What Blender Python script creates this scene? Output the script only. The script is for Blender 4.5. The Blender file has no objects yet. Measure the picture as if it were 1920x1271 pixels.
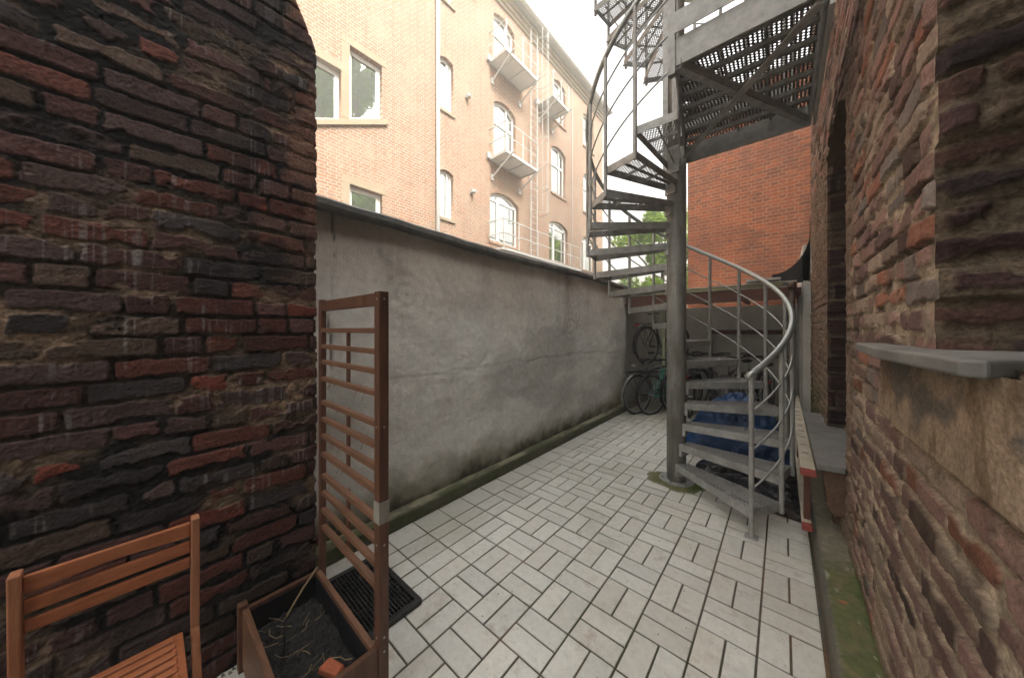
import bpy, math, random
import numpy as np
from mathutils import Vector, Matrix
random.seed(7)
C = bpy.context.scene.collection
R = math.radians

# ------------------------------------------------------------ camera, world, sun, exposure
cd = bpy.data.cameras.new('camera'); cam = bpy.data.objects.new('camera', cd); C.objects.link(cam)
cd.sensor_width = 36; cd.lens = 36*590/1920; cd.shift_y = -17.5/1920
cd.clip_start = 0.02; cd.clip_end = 800
cam.location = (0, 0, 1.5); cam.rotation_euler = (R(90), 0, R(40.7))
bpy.context.scene.camera = cam
vs = bpy.context.scene.view_settings
vs.view_transform = 'Standard'; vs.look = 'None'; vs.gamma = 1; vs.exposure = 2.45; vs.use_curve_mapping = False
SUN_EL, SUN_AZ = R(47), R(-8)      # azimuth from +X towards +Y
W = bpy.data.worlds.new('World'); bpy.context.scene.world = W; W.use_nodes = True
nt = W.node_tree; bg = nt.nodes['Background']
sky = nt.nodes.new('ShaderNodeTexSky'); sky.sky_type = 'NISHITA'; sky.sun_disc = False
sky.sun_elevation = SUN_EL; sky.sun_rotation = R(90)-SUN_AZ
sky.air_density = 1.0; sky.dust_density = 6.0; sky.ozone_density = 0.6
hs = nt.nodes.new('ShaderNodeHueSaturation'); hs.inputs['Saturation'].default_value = 0.16
nt.links.new(sky.outputs[0], hs.inputs['Color']); nt.links.new(hs.outputs[0], bg.inputs[0])
bg.inputs[1].default_value = 0.15
sd = bpy.data.lights.new('sun', 'SUN'); so = bpy.data.objects.new('sun', sd); C.objects.link(so)
sd.energy = 1.15; sd.angle = R(10); sd.color = (1, .91, .79)
sv = Vector((math.cos(SUN_EL)*math.cos(SUN_AZ), math.cos(SUN_EL)*math.sin(SUN_AZ), math.sin(SUN_EL)))
so.rotation_euler = (-sv).to_track_quat('-Z', 'Y').to_euler()

# ------------------------------------------------------------ object helpers
def tag(o, label=None, cat=None, group=None, kind=None):
    if label: o['label'] = label
    if cat: o['category'] = cat
    if group: o['group'] = group
    if kind: o['kind'] = kind
    return o
def empty(name, loc, label=None, cat=None, group=None, rz=0):
    o = bpy.data.objects.new(name, None); C.objects.link(o); o.location = loc; o.rotation_euler = (0, 0, rz)
    o.empty_display_size = .1
    return tag(o, label, cat, group)
def copy_tree(o, parent=None):
    c = o.copy(); C.objects.link(c); c.parent = parent
    for ch in [x for x in bpy.data.objects if x.parent == o]: copy_tree(ch, c)
    return c
class MB:
    def __init__(s): s.v = []; s.f = []
    def add(s, vs_, fs):
        b = len(s.v); s.v += [tuple(p) for p in vs_]; s.f += [tuple(b+i for i in f) for f in fs]; return s
    def box(s, x0, x1, y0, y1, z0, z1):
        return s.add([(x0,y0,z0),(x1,y0,z0),(x1,y1,z0),(x0,y1,z0),(x0,y0,z1),(x1,y0,z1),(x1,y1,z1),(x0,y1,z1)],
                     [(0,3,2,1),(4,5,6,7),(0,1,5,4),(1,2,6,5),(2,3,7,6),(3,0,4,7)])
    def bar(s, a, b, w, h, up=(0,0,1)):
        a, b = Vector(a), Vector(b); d = (b-a).normalized(); u = Vector(up)
        if abs(d.dot(u)) > .99: u = Vector((1,0,0))
        x = d.cross(u).normalized(); y = x.cross(d).normalized()
        P = []
        for c in (a, b):
            for sx, sy in ((-1,-1),(1,-1),(1,1),(-1,1)): P.append(c + x*sx*w/2 + y*sy*h/2)
        return s.add(P, [(0,3,2,1),(4,5,6,7),(0,1,5,4),(1,2,6,5),(2,3,7,6),(3,0,4,7)])
    def tube(s, pts, r, n=8, closed=False, cap=True):
        pts = [Vector(p) for p in pts]; L = len(pts); rings = []
        rr = r if isinstance(r, (list, tuple)) else [r]*L
        prev = None
        for i, p in enumerate(pts):
            if closed: d = (pts[(i+1) % L]-pts[i-1]).normalized()
            else: d = (pts[min(i+1, L-1)]-pts[max(i-1, 0)]).normalized()
            if prev is None:
                u = Vector((0,0,1)) if abs(d.z) < .9 else Vector((1,0,0))
                x = d.cross(u).normalized()
            else:
                x = (prev - d*prev.dot(d)); x = x.normalized() if x.length > 1e-6 else d.orthogonal().normalized()
            prev = x; y = d.cross(x)
            rings.append([p + (x*math.cos(2*math.pi*k/n) + y*math.sin(2*math.pi*k/n))*rr[i] for k in range(n)])
        b = len(s.v); s.v += [tuple(q) for g in rings for q in g]
        for i in range(L if closed else L-1):
            j = (i+1) % L
            for k in range(n):
                s.f.append((b+i*n+k, b+i*n+(k+1) % n, b+j*n+(k+1) % n, b+j*n+k))
        if cap and not closed:
            s.f.append(tuple(b+k for k in reversed(range(n)))); s.f.append(tuple(b+(L-1)*n+k for k in range(n)))
        return s
    def prism(s, poly, a, b, axis='z'):
        n = len(poly)
        f = {'z': lambda p, t: (p[0], p[1], t), 'x': lambda p, t: (t, p[0], p[1]), 'y': lambda p, t: (p[0], t, p[1])}[axis]
        return s.add([f(p, a) for p in poly]+[f(p, b) for p in poly],
                     [tuple(reversed(range(n))), tuple(range(n, 2*n))]+[(i, (i+1) % n, n+(i+1) % n, n+i) for i in range(n)])
    def ring(s, outer, inner, a, b, axis='x'):
        n = len(outer)
        f = {'z': lambda p, t: (p[0], p[1], t), 'x': lambda p, t: (t, p[0], p[1]), 'y': lambda p, t: (p[0], t, p[1])}[axis]
        V = [f(p, a) for p in outer]+[f(p, a) for p in inner]+[f(p, b) for p in outer]+[f(p, b) for p in inner]
        F = []
        for i in range(n):
            j = (i+1) % n
            F += [(i, j, n+j, n+i), (2*n+i, 3*n+i, 3*n+j, 2*n+j), (i, 2*n+i, 2*n+j, j), (n+i, n+j, 3*n+j, 3*n+i)]
        return s.add(V, F)
    def build(s, name, mat, parent=None, bevel=0, smooth=False, loc=None):
        me = bpy.data.meshes.new(name); me.from_pydata(s.v, [], s.f); me.validate()
        o = bpy.data.objects.new(name, me); C.objects.link(o)
        if mat: me.materials.append(mat)
        import bmesh
        bm = bmesh.new(); bm.from_mesh(me); bmesh.ops.recalc_face_normals(bm, faces=bm.faces); bm.to_mesh(me); bm.free()
        if smooth: me.shade_smooth() if hasattr(me, 'shade_smooth') else None
        if bevel:
            m = o.modifiers.new('bevel', 'BEVEL'); m.width = bevel; m.segments = 2; m.limit_method = 'ANGLE'; m.angle_limit = R(40)
        if parent: o.parent = parent
        if loc: o.location = loc
        return o

# ------------------------------------------------------------ numpy noise and grid meshes
def vnoise(x, y, seed=0):
    xi = np.floor(x); yi = np.floor(y); fx = x-xi; fy = y-yi
    fx = fx*fx*(3-2*fx); fy = fy*fy*(3-2*fy)
    def h(a, b):
        t = np.sin(a*127.1+b*311.7+seed*74.7)*43758.5453; return t-np.floor(t)
    return (h(xi, yi)*(1-fx)+h(xi+1, yi)*fx)*(1-fy)+(h(xi, yi+1)*(1-fx)+h(xi+1, yi+1)*fx)*fy
def fbm(x, y, seed=0, o=4):
    t = 0; a = .5; n = 0
    for k in range(o): t = t+a*vnoise(x*2**k+17*k, y*2**k-9*k, seed+k); n += a; a *= .5
    return t/n
def sstep(a, b, x):
    t = np.clip((x-a)/(b-a), 0, 1); return t*t*(3-2*t)
def mixc(a, b, m): return a*(1-m[..., None])+np.asarray(b)*m[..., None]
def grid_mesh(name, P, col, mat, parent=None, fmask=None, flip=False):
    n, m = P.shape[:2]; idx = np.arange(n*m).reshape(n, m)
    q = np.stack([idx[:-1, :-1], idx[1:, :-1], idx[1:, 1:], idx[:-1, 1:]], -1)
    if flip: q = q[..., ::-1]
    if fmask is not None: q = q[fmask]
    q = q.reshape(-1, 4)
    me = bpy.data.meshes.new(name); me.vertices.add(n*m); me.vertices.foreach_set('co', P.reshape(-1).astype(np.float32))
    me.loops.add(len(q)*4); me.loops.foreach_set('vertex_index', q.reshape(-1).astype(np.int32))
    me.polygons.add(len(q)); me.polygons.foreach_set('loop_start', np.arange(0, len(q)*4, 4, dtype=np.int32))
    me.polygons.foreach_set('use_smooth', np.ones(len(q), dtype=bool))
    me.update(calc_edges=True)
    ca = me.color_attributes.new('Col', 'FLOAT_COLOR', 'POINT')
    rgba = np.ones((n*m, 4), np.float32); rgba[:, :3] = np.clip(col.reshape(-1, 3), 0, 1); ca.data.foreach_set('color', rgba.reshape(-1))
    me.materials.append(mat)
    o = bpy.data.objects.new(name, me); C.objects.link(o)
    if parent: o.parent = parent
    return o
def brick_field(s, z, palette, seed, course=.08, lens=(.24, .115), joint=.014, warp=.010, relief=.022, jag=.008, soft=.012, rg=1.):
    """height and colour of old brickwork over wall coordinates s,z"""
    rng = np.random.RandomState(seed)
    ws = s+(fbm(s*9, z*9, seed+1)-.5)*warp*1.2+(fbm(s*45, z*45, seed+2)-.5)*warp*.9
    wz = z+(fbm(s*2, z*2, seed+3)-.5)*warp*1.8+(fbm(s*32, z*38, seed+4)-.5)*warp*.75
    row = np.floor(wz/course).astype(int); fz = wz-row*course
    r0 = row.min(); nr = row.max()-r0+1; smin, smax = ws.min()-.5, ws.max()+.5
    SD = np.zeros_like(s); BID = np.zeros(s.shape, int); cnt = 0
    for r in range(nr):
        e = [smin-rng.rand()*.25]
        while e[-1] < smax:
            L = lens[0] if rng.rand() < (.75 if r % 2 else .45) else lens[1]
            e.append(e[-1]+L*(1+(rng.rand()-.5)*.12))
        e = np.array(e); k = row-r0 == r
        if not k.any(): continue
        i = np.searchsorted(e, ws[k])-1; i = np.clip(i, 0, len(e)-2)
        ds = np.minimum(ws[k]-e[i], e[i+1]-ws[k])-joint/2
        jj = joint/2*(.6+1.2*rng.rand(len(e)))[i]
        dz = np.minimum(fz[k], course-fz[k])-jj
        rr = .012; dx_, dz_ = rr-ds, rr-dz
        SD[k] = rr-np.sqrt(np.maximum(dx_, 0)**2+np.maximum(dz_, 0)**2)+np.minimum(np.maximum(dx_, dz_), 0)*-1*0-np.where((dx_<=0)&(dz_<=0), 0, 0)
        inside = (dx_ <= 0) & (dz_ <= 0)
        t = SD[k]; t[inside] = np.minimum(ds, dz)[inside]; SD[k] = t
        BID[k] = cnt+i; cnt += len(e)
    off = rng.rand(cnt+5); crn = rng.rand(cnt+5); br = rng.rand(cnt+5); tl = rng.rand(cnt+5)-.5; dmg = rng.rand(cnt+5)
    wear = (fbm(s*28, z*28, seed+5)-.5)*.012
    fill = sstep(.42, .60, fbm(s*4.5, z*6, seed+12))
    SD = SD-fill*np.maximum(fbm(s*16, z*24, seed+13)-.42, 0)*.075
    m = sstep(-.001, soft, SD+wear)
    m = m*(1-sstep(.86, .95, dmg[BID])*sstep(.45, .6, fbm(s*14, z*14, seed+6))*.8)
    h = m*(relief*.55+off[BID]*jag*1.6+(fz-course/2)*tl[BID]*.12)
    h = h+(fbm(s*45, z*70, seed+7, 4)-.5)*.0045*rg+(fbm(s*3, z*3, seed+8)-.5)*.014
    h = h+(1-m)*(fill*relief*.42+(fbm(s*60, z*60, seed+9, 3)-.5)*.009)
    pal = np.array([p[0] for p in palette]); wts = np.cumsum([p[1] for p in palette]); wts = wts/wts[-1]
    pick = np.searchsorted(wts, crn); pick = np.clip(pick, 0, len(pal)-1)
    col = pal[pick[BID]]*(.7+.6*br[BID])[..., None]
    col = col*(.68+.64*fbm(s*18, z*40, seed+10, 4))[..., None]
    brick_field.fill = fill
    return h, m, col

# ------------------------------------------------------------ materials
def N(nt, t, **kw):
    n = nt.nodes.new(t)
    for k, v in kw.items(): setattr(n, k, v)
    return n
def pmat(name, col, col2=None, rough=.6, metal=0., scale=6, var=.18, bump=.25, bscale=60, bdist=.004, attr=False,
         spec=.5, streak=False, coat=0, rvar=.12, detail=6):
    m = bpy.data.materials.new(name); m.use_nodes = True; t = m.node_tree; p = t.nodes['Principled BSDF']
    tc = N(t, 'ShaderNodeTexCoord'); mp = N(t, 'ShaderNodeMapping')
    t.links.new(tc.outputs['Object'], mp.inputs[0])
    if streak: mp.inputs['Scale'].default_value = streak
    nz = N(t, 'ShaderNodeTexNoise'); nz.inputs['Scale'].default_value = scale; nz.inputs['Detail'].default_value = detail
    nz.inputs['Roughness'].default_value = .65
    t.links.new(mp.outputs[0], nz.inputs['Vector'])
    rp = N(t, 'ShaderNodeMapRange'); rp.inputs[1].default_value = .3; rp.inputs[2].default_value = .7
    t.links.new(nz.outputs['Fac'], rp.inputs[0])
    mx = N(t, 'ShaderNodeMix', data_type='RGBA')
    t.links.new(rp.outputs[0], mx.inputs[0])
    if attr:
        at = N(t, 'ShaderNodeAttribute'); at.attribute_name = 'Col'
        a = N(t, 'ShaderNodeMix', data_type='RGBA', blend_type='MULTIPLY'); a.inputs[0].default_value = 1
        b = N(t, 'ShaderNodeMix', data_type='RGBA', blend_type='MULTIPLY'); b.inputs[0].default_value = 1
        for q, f in ((a, 1-var), (b, 1+var)):
            t.links.new(at.outputs['Color'], q.inputs[6]); q.inputs[7].default_value = (f, f, f, 1)
        t.links.new(a.outputs[2], mx.inputs[6]); t.links.new(b.outputs[2], mx.inputs[7])
    else:
        c2 = col2 if col2 else tuple(c*(1+var) for c in col)
        c1 = col if col2 else tuple(c*(1-var) for c in col)
        mx.inputs[6].default_value = (*c1, 1); mx.inputs[7].default_value = (*c2, 1)
    t.links.new(mx.outputs[2], p.inputs['Base Color'])
    rr = N(t, 'ShaderNodeMapRange'); rr.inputs[3].default_value = max(.02, rough-rvar); rr.inputs[4].default_value = min(1, rough+rvar)
    t.links.new(nz.outputs['Fac'], rr.inputs[0]); t.links.new(rr.outputs[0], p.inputs['Roughness'])
    p.inputs['Metallic'].default_value = metal; p.inputs['Specular IOR Level'].default_value = spec; p.inputs['Coat Weight'].default_value = coat
    if bump:
        n2 = N(t, 'ShaderNodeTexNoise'); n2.inputs['Scale'].default_value = bscale; n2.inputs['Detail'].default_value = 5
        t.links.new(mp.outputs[0], n2.inputs['Vector'])
        bp = N(t, 'ShaderNodeBump'); bp.inputs['Strength'].default_value = bump; bp.inputs['Distance'].default_value = bdist
        t.links.new(n2.outputs['Fac'], bp.inputs['Height']); t.links.new(bp.outputs[0], p.inputs['Normal'])
    m['p'] = 1
    return m
def brick_mat(name, axis, c1, c2, mort, bw=.25, rh=.077, ms=.010, dark=.5, stain=(.3, .2, .12), bumpd=.012, seed=0, frame_col=None):
    m = bpy.data.materials.new(name); m.use_nodes = True; t = m.node_tree; p = t.nodes['Principled BSDF']
    L = t.links
    g = N(t, 'ShaderNodeNewGeometry'); sp = N(t, 'ShaderNodeSeparateXYZ'); cb = N(t, 'ShaderNodeCombineXYZ')
    L.new(g.outputs['Position'], sp.inputs[0]); L.new(sp.outputs[axis], cb.inputs[0]); L.new(sp.outputs[2], cb.inputs[1])
    # slight irregularity of the courses
    nw = N(t, 'ShaderNodeTexNoise'); nw.inputs['Scale'].default_value = 7; nw.inputs['Detail'].default_value = 2; L.new(g.outputs['Position'], nw.inputs[0])
    ad = N(t, 'ShaderNodeVectorMath', operation='MULTIPLY_ADD'); ad.inputs[1].default_value = (.012, .012, 0)
    L.new(nw.outputs['Color'], ad.inputs[0]); L.new(cb.outputs[0], ad.inputs[2])
    b = N(t, 'ShaderNodeTexBrick'); b.offset = .5; b.squash = .5; b.squash_frequency = 2
    L.new(ad.outputs[0], b.inputs['Vector'])
    b.inputs['Scale'].default_value = 1; b.inputs['Brick Width'].default_value = bw; b.inputs['Row Height'].default_value = rh
    b.inputs['Mortar Size'].default_value = ms; b.inputs['Mortar Smooth'].default_value = .35; b.inputs['Bias'].default_value = -.15
    b.inputs['Color1'].default_value = (*c1, 1); b.inputs['Color2'].default_value = (*c2, 1); b.inputs['Mortar'].default_value = (*mort, 1)
    n1 = N(t, 'ShaderNodeTexNoise'); n1.inputs['Scale'].default_value = 22; n1.inputs['Detail'].default_value = 6; L.new(g.outputs['Position'], n1.inputs[0])
    n3 = N(t, 'ShaderNodeTexNoise'); n3.inputs['Scale'].default_value = .7; n3.inputs['Detail'].default_value = 7; n3.inputs['Roughness'].default_value = .6; L.new(g.outputs['Position'], n3.inputs[0])
    r1 = N(t, 'ShaderNodeMapRange'); r1.inputs[1].default_value = .3; r1.inputs[2].default_value = .7; r1.inputs[3].default_value = .78; r1.inputs[4].default_value = 1.2
    L.new(n1.outputs['Fac'], r1.inputs[0])
    mu = N(t, 'ShaderNodeVectorMath', operation='SCALE'); L.new(b.outputs['Color'], mu.inputs[0]); L.new(r1.outputs[0], mu.inputs['Scale'])
    r3 = N(t, 'ShaderNodeMapRange'); r3.inputs[1].default_value = .45; r3.inputs[2].default_value = .75; r3.inputs[4].default_value = dark
    L.new(n3.outputs['Fac'], r3.inputs[0])
    mx = N(t, 'ShaderNodeMix', data_type='RGBA'); L.new(r3.outputs[0], mx.inputs[0]); L.new(mu.outputs[0], mx.inputs[6]); mx.inputs[7].default_value = (*stain, 1)
    L.new(mx.outputs[2], p.inputs['Base Color']); p.inputs['Roughness'].default_value = .88
    sb = N(t, 'ShaderNodeMath', operation='MULTIPLY_ADD'); L.new(n1.outputs['Fac'], sb.inputs[0]); sb.inputs[1].default_value = .5; L.new(b.outputs['Fac'], sb.inputs[2])
    bp = N(t, 'ShaderNodeBump'); bp.invert = True; bp.inputs['Strength'].default_value = .7; bp.inputs['Distance'].default_value = bumpd
    L.new(sb.outputs[0], bp.inputs['Height']); L.new(bp.outputs[0], p.inputs['Normal'])
    return m
def grating_mat(name, pitch=.022, hole=.30, col=(.42, .42, .40), cx=1.0, metal=.55):
    """perforated sheet: staggered round holes really cut through (alpha), raised rims"""
    m = bpy.data.materials.new(name); m.use_nodes = True; t = m.node_tree; p = t.nodes['Principled BSDF']; L = t.links
    tc = N(t, 'ShaderNodeTexCoord')
    sc = N(t, 'ShaderNodeVectorMath', operation='MULTIPLY'); sc.inputs[1].default_value = (1/(pitch*1.732), 1/pitch, 0)
    L.new(tc.outputs['Object'], sc.inputs[0])
    outs = []
    for off in ((0, 0, 0), (.5, .5, 0)):
        a = N(t, 'ShaderNodeVectorMath', operation='ADD'); a.inputs[1].default_value = off; L.new(sc.outputs[0], a.inputs[0])
        f = N(t, 'ShaderNodeVectorMath', operation='FRACTION'); L.new(a.outputs[0], f.inputs[0])
        s_ = N(t, 'ShaderNodeVectorMath', operation='SUBTRACT'); s_.inputs[1].default_value = (.5, .5, 0); L.new(f.outputs[0], s_.inputs[0])
        k = N(t, 'ShaderNodeVectorMath', operation='MULTIPLY'); k.inputs[1].default_value = (1.732*cx, 1, 0); L.new(s_.outputs[0], k.inputs[0])
        l = N(t, 'ShaderNodeVectorMath', operation='LENGTH'); L.new(k.outputs[0], l.inputs[0]); outs.append(l.outputs['Value'])
    mn = N(t, 'ShaderNodeMath', operation='MINIMUM'); L.new(outs[0], mn.inputs[0]); L.new(outs[1], mn.inputs[1])
    gt = N(t, 'ShaderNodeMath', operation='GREATER_THAN'); gt.inputs[1].default_value = hole; L.new(mn.outputs[0], gt.inputs[0])
    L.new(gt.outputs[0], p.inputs['Alpha'])
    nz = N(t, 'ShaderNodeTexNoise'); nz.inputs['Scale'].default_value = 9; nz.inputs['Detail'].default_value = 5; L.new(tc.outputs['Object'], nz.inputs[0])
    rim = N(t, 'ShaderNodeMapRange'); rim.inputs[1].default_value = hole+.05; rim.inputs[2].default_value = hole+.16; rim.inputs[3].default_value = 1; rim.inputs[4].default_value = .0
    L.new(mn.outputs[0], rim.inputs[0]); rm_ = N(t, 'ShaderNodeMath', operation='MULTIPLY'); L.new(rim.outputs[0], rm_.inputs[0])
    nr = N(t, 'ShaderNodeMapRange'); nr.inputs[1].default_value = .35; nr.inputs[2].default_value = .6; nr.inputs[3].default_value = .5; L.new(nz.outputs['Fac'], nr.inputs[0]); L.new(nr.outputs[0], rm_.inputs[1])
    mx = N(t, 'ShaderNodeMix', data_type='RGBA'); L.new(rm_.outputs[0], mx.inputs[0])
    mx.inputs[6].default_value = (*[c*.36 for c in col], 1); mx.inputs[7].default_value = (*[c*1.3 for c in col], 1)  # lit rims and shaded flats put into the colour, broken up by wear noise
    L.new(mx.outputs[2], p.inputs['Base Color']); p.inputs['Metallic'].default_value = metal; p.inputs['Roughness'].default_value = .5
    bp = N(t, 'ShaderNodeBump'); bp.invert = True; bp.inputs['Strength'].default_value = 1; bp.inputs['Distance'].default_value = .004
    L.new(mn.outputs[0], bp.inputs['Height']); L.new(bp.outputs[0], p.inputs['Normal'])
    return m
M = {}
M['galv'] = pmat('galvanised_steel', (.27, .27, .255), (.48, .48, .46), rough=.55, metal=.3, scale=14, bump=.15, bscale=90)
M['galvd'] = pmat('weathered_column_steel', (.17, .165, .15), (.38, .37, .34), rough=.62, metal=.3, scale=5, bump=.2, bscale=70, streak=(6, 6, .8))
M['galvw'] = pmat('pale_galvanised_steel', (.5, .5, .47), (.62, .62, .58), rough=.5, metal=.1, scale=10, bump=0)
M['railsteel'] = pmat('worn_handrail_steel', (.34, .36, .35), (.52, .55, .53), rough=.33, metal=.6, scale=10, bump=.1)
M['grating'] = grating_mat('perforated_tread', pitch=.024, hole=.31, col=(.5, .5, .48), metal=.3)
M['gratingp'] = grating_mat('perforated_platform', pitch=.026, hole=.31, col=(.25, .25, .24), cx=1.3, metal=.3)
M['wood_chair'] = pmat('orange_oiled_wood', (.29, .088, .034), (.46, .165, .068), rough=.45, scale=5, bump=.25, bscale=30, streak=(12, 2.5, 12), detail=8)
M['wood_chairv'] = pmat('orange_oiled_wood_post', (.30, .11, .05), (.46, .20, .10), rough=.5, scale=5, bump=.25, bscale=30, streak=(12, 12, 1.5), detail=8)
M['wood_tr'] = pmat('brown_stained_wood', (.075, .032, .018), (.17, .075, .042), rough=.55, scale=4, bump=.3, bscale=30, streak=(12, 12, 1.6), detail=8)
M['wood_trh'] = pmat('brown_stained_wood_bars', (.12, .055, .030), (.25, .125, .07), rough=.55, scale=4, bump=.3, bscale=30, streak=(1.6, 12, 12), detail=8)
M['soil'] = pmat('black_potting_soil', (.006, .006, .007), (.05, .048, .045), rough=.75, scale=70, bump=1, bscale=140, bdist=.01)
M['liner'] = pmat('black_liner', (.006, .006, .008), (.012, .012, .014), rough=.45, bump=.3, bscale=14, bdist=.01)
M['twig'] = pmat('dry_twig', (.20, .14, .07), (.36, .26, .14), rough=.8, scale=30)
M['blackplastic'] = pmat('black_rubber', (.012, .012, .013), (.03, .03, .03), rough=.38, scale=12, bump=.1)
M['slate'] = pmat('weathered_slate', (.14, .14, .135), (.30, .295, .275), rough=.55, scale=4, bump=.35, bscale=18, bdist=.006, detail=9)
M['sandstone'] = pmat('stained_sandstone', (.13, .10, .075), (.40, .25, .14), rough=.85, scale=3.2, bump=.6, bscale=45, bdist=.006, detail=10)
M['facstone'] = pmat('yellow_sandstone', (.29, .23, .15), (.35, .285, .195), rough=.85, scale=4, bump=.1)
M['white'] = pmat('white_window_paint', (.72, .71, .66), (.8, .79, .75), rough=.4, scale=3, bump=0)
M['zinc'] = pmat('zinc_sheet', (.36, .37, .35), (.5, .5, .47), rough=.5, metal=.2, scale=4, bump=.1)
M['slatecop'] = pmat('dark_coping', (.055, .06, .058), (.18, .18, .165), rough=.5, scale=7, bump=.3, bscale=30, detail=8)
M['render_w'] = pmat('old_white_plaster', (.52, .52, .49), (.70, .70, .66), rough=.85, scale=3, bump=.4, bscale=24, bdist=.01, detail=8)
M['black'] = pmat('bitumen', (.008, .008, .009), (.02, .02, .02), rough=.6, scale=6, bump=.4, bscale=20)
M['tape'] = pmat('grey_tape', (.24, .22, .19), (.36, .33, .28), rough=.6, scale=20)
M['pipe'] = pmat('brown_pipe', (.05, .028, .02), (.09, .05, .035), rough=.5, bump=0)
M['rustwood'] = pmat('red_brown_timber', (.085, .03, .02), (.14, .06, .04), rough=.7, bump=.2)
M['barrier'] = pmat('weathered_white_barrier_paint', (.50, .44, .34), (.70, .66, .55), rough=.6, scale=7, bump=.2, detail=9)
M['redpaint'] = pmat('faded_red_paint', (.24, .04, .03), (.34, .075, .055), rough=.55, scale=14)
M['corbel'] = pmat('old_timber_block', (.085, .048, .028), (.19, .12, .075), rough=.8, scale=6, bump=.6, bscale=20, bdist=.01, streak=(8, 1.5, 8), detail=9)
M['tarp'] = pmat('blue_tarpaulin', (.002, .022, .075), (.006, .065, .19), rough=.34, scale=5, bump=1, bscale=14, bdist=.03)
M['bagblack'] = pmat('black_pond_liner', (.006, .006, .007), (.022, .022, .024), rough=.28, scale=8, bump=.6, bscale=11, bdist=.02)
M['tyre'] = pmat('tyre_rubber', (.012, .012, .012), (.03, .03, .03), rough=.7)
M['chrome'] = pmat('bike_metal', (.35, .36, .36), (.5, .5, .5), rough=.3, metal=.8, bump=0)
M['bikeblk'] = pmat('black_frame_paint', (.008, .008, .009), (.02, .02, .02), rough=.35, bump=0)
M['teal'] = pmat('teal_frame_paint', (.02, .28, .24), (.03, .36, .3), rough=.3, bump=0)
M['orange'] = pmat('orange_frame_paint', (.55, .3, .08), (.6, .36, .12), rough=.3, bump=0)
M['purple'] = pmat('dark_plum_frame_paint', (.05, .03, .06), (.08, .04, .08), rough=.3, bump=0)
M['redlens'] = pmat('red_reflector', (.22, .012, .015), (.32, .02, .02), rough=.25, bump=0)
M['ground'] = pmat('bare_ground', (.10, .09, .07), (.2, .18, .15), rough=.9, scale=2, bump=.5)
M['brickred'] = pmat('broken_red_brick', (.40, .10, .045), (.55, .17, .08), rough=.85, scale=30, bump=.8, bscale=70, bdist=.008)
M['roofs'] = pmat('pale_roof_sheet', (.5, .5, .46), (.68, .68, .64), rough=.5, scale=5, bump=.1)
M['beige'] = pmat('beige_render', (.62, .55, .40), (.72, .66, .5), rough=.8, scale=2)
M['trunk'] = pmat('tree_bark', (.08, .06, .04), (.16, .12, .08), rough=.9, scale=10, bump=.6)
M['lichen'] = pmat('lichen_board', (.26, .29, .14), (.50, .50, .36), rough=.8, scale=8, detail=9)
M['fac'] = brick_mat('orange_facing_brick', 1, (.335, .145, .075), (.24, .16, .10), (.42, .35, .27), dark=.45, stain=(.355, .25, .175), ms=.014, bumpd=.008)
M['red'] = brick_mat('red_facing_brick', 0, (.46, .125, .045), (.21, .075, .045), (.42, .27, .17), bw=.25, rh=.075, ms=.009, dark=.4, stain=(.27, .085, .045), bumpd=.008)
M['wallcol'] = pmat('old_brickwork', (1, 1, 1), attr=True, rough=.92, scale=105, var=.5, bump=1, bscale=75, bdist=.007, detail=9, spec=.12)
M['wallcolr'] = pmat('old_brickwork_pale', (1, 1, 1), attr=True, rough=.92, scale=90, var=.38, bump=.8, bscale=150, bdist=.004, detail=9, spec=.12)
M['plaster'] = pmat('grey_roughcast', (1, 1, 1), attr=True, rough=.9, scale=18, var=.10, bump=.7, bscale=85, bdist=.006, detail=8, spec=.25)
M['tile'] = pmat('white_paving_tile', (1, 1, 1), attr=True, rough=.6, scale=28, var=.09, bump=.3, bscale=160, bdist=.002, detail=9)
M['concrete'] = pmat('mossy_concrete', (1, 1, 1), attr=True, rough=.88, scale=30, var=.3, bump=.8, bscale=70, bdist=.006, detail=8)
def add_stains(m, layers):
    t = m.node_tree; p = t.nodes['Principled BSDF']; g_ = N(t, 'ShaderNodeNewGeometry')
    src = p.inputs['Base Color'].links[0].from_socket
    for sc_, lo, hi, amt, colr in layers:
        nz = N(t, 'ShaderNodeTexNoise'); nz.inputs['Scale'].default_value = sc_; nz.inputs['Detail'].default_value = 6; nz.inputs['Roughness'].default_value = .7
        t.links.new(g_.outputs['Position'], nz.inputs['Vector'])
        mr = N(t, 'ShaderNodeMapRange'); mr.inputs[1].default_value = lo; mr.inputs[2].default_value = hi; mr.inputs[4].default_value = amt
        t.links.new(nz.outputs['Fac'], mr.inputs[0])
        mx = N(t, 'ShaderNodeMix', data_type='RGBA'); t.links.new(mr.outputs[0], mx.inputs[0]); t.links.new(src, mx.inputs[6]); mx.inputs[7].default_value = (*colr, 1)
        src = mx.outputs[2]
    t.links.new(src, p.inputs['Base Color'])
add_stains(M['tile'], [(2.3, .50, .66, .30, (.40, .36, .28)), (6, .58, .69, .4, (.32, .21, .12)), (70, .60, .68, .5, (.20, .17, .13)), (1.1, .52, .66, .35, (.38, .39, .29)), (25, .56, .66, .3, (.40, .37, .31))])
add_stains(M['fac'], [(1.4, .50, .62, .40, (.42, .31, .215)), (4, .54, .64, .4, (.22, .115, .06)), (9, .55, .63, .35, (.47, .39, .30))])
add_stains(M['galv'], [(5, .50, .65, .4, (.18, .17, .145)), (40, .62, .7, .5, (.18, .10, .05))])
add_stains(M['galvd'], [(4, .5, .64, .4, (.14, .125, .10)), (3, .54, .66, .3, (.16, .17, .10)), (35, .61, .68, .6, (.08, .05, .03))])
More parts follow.
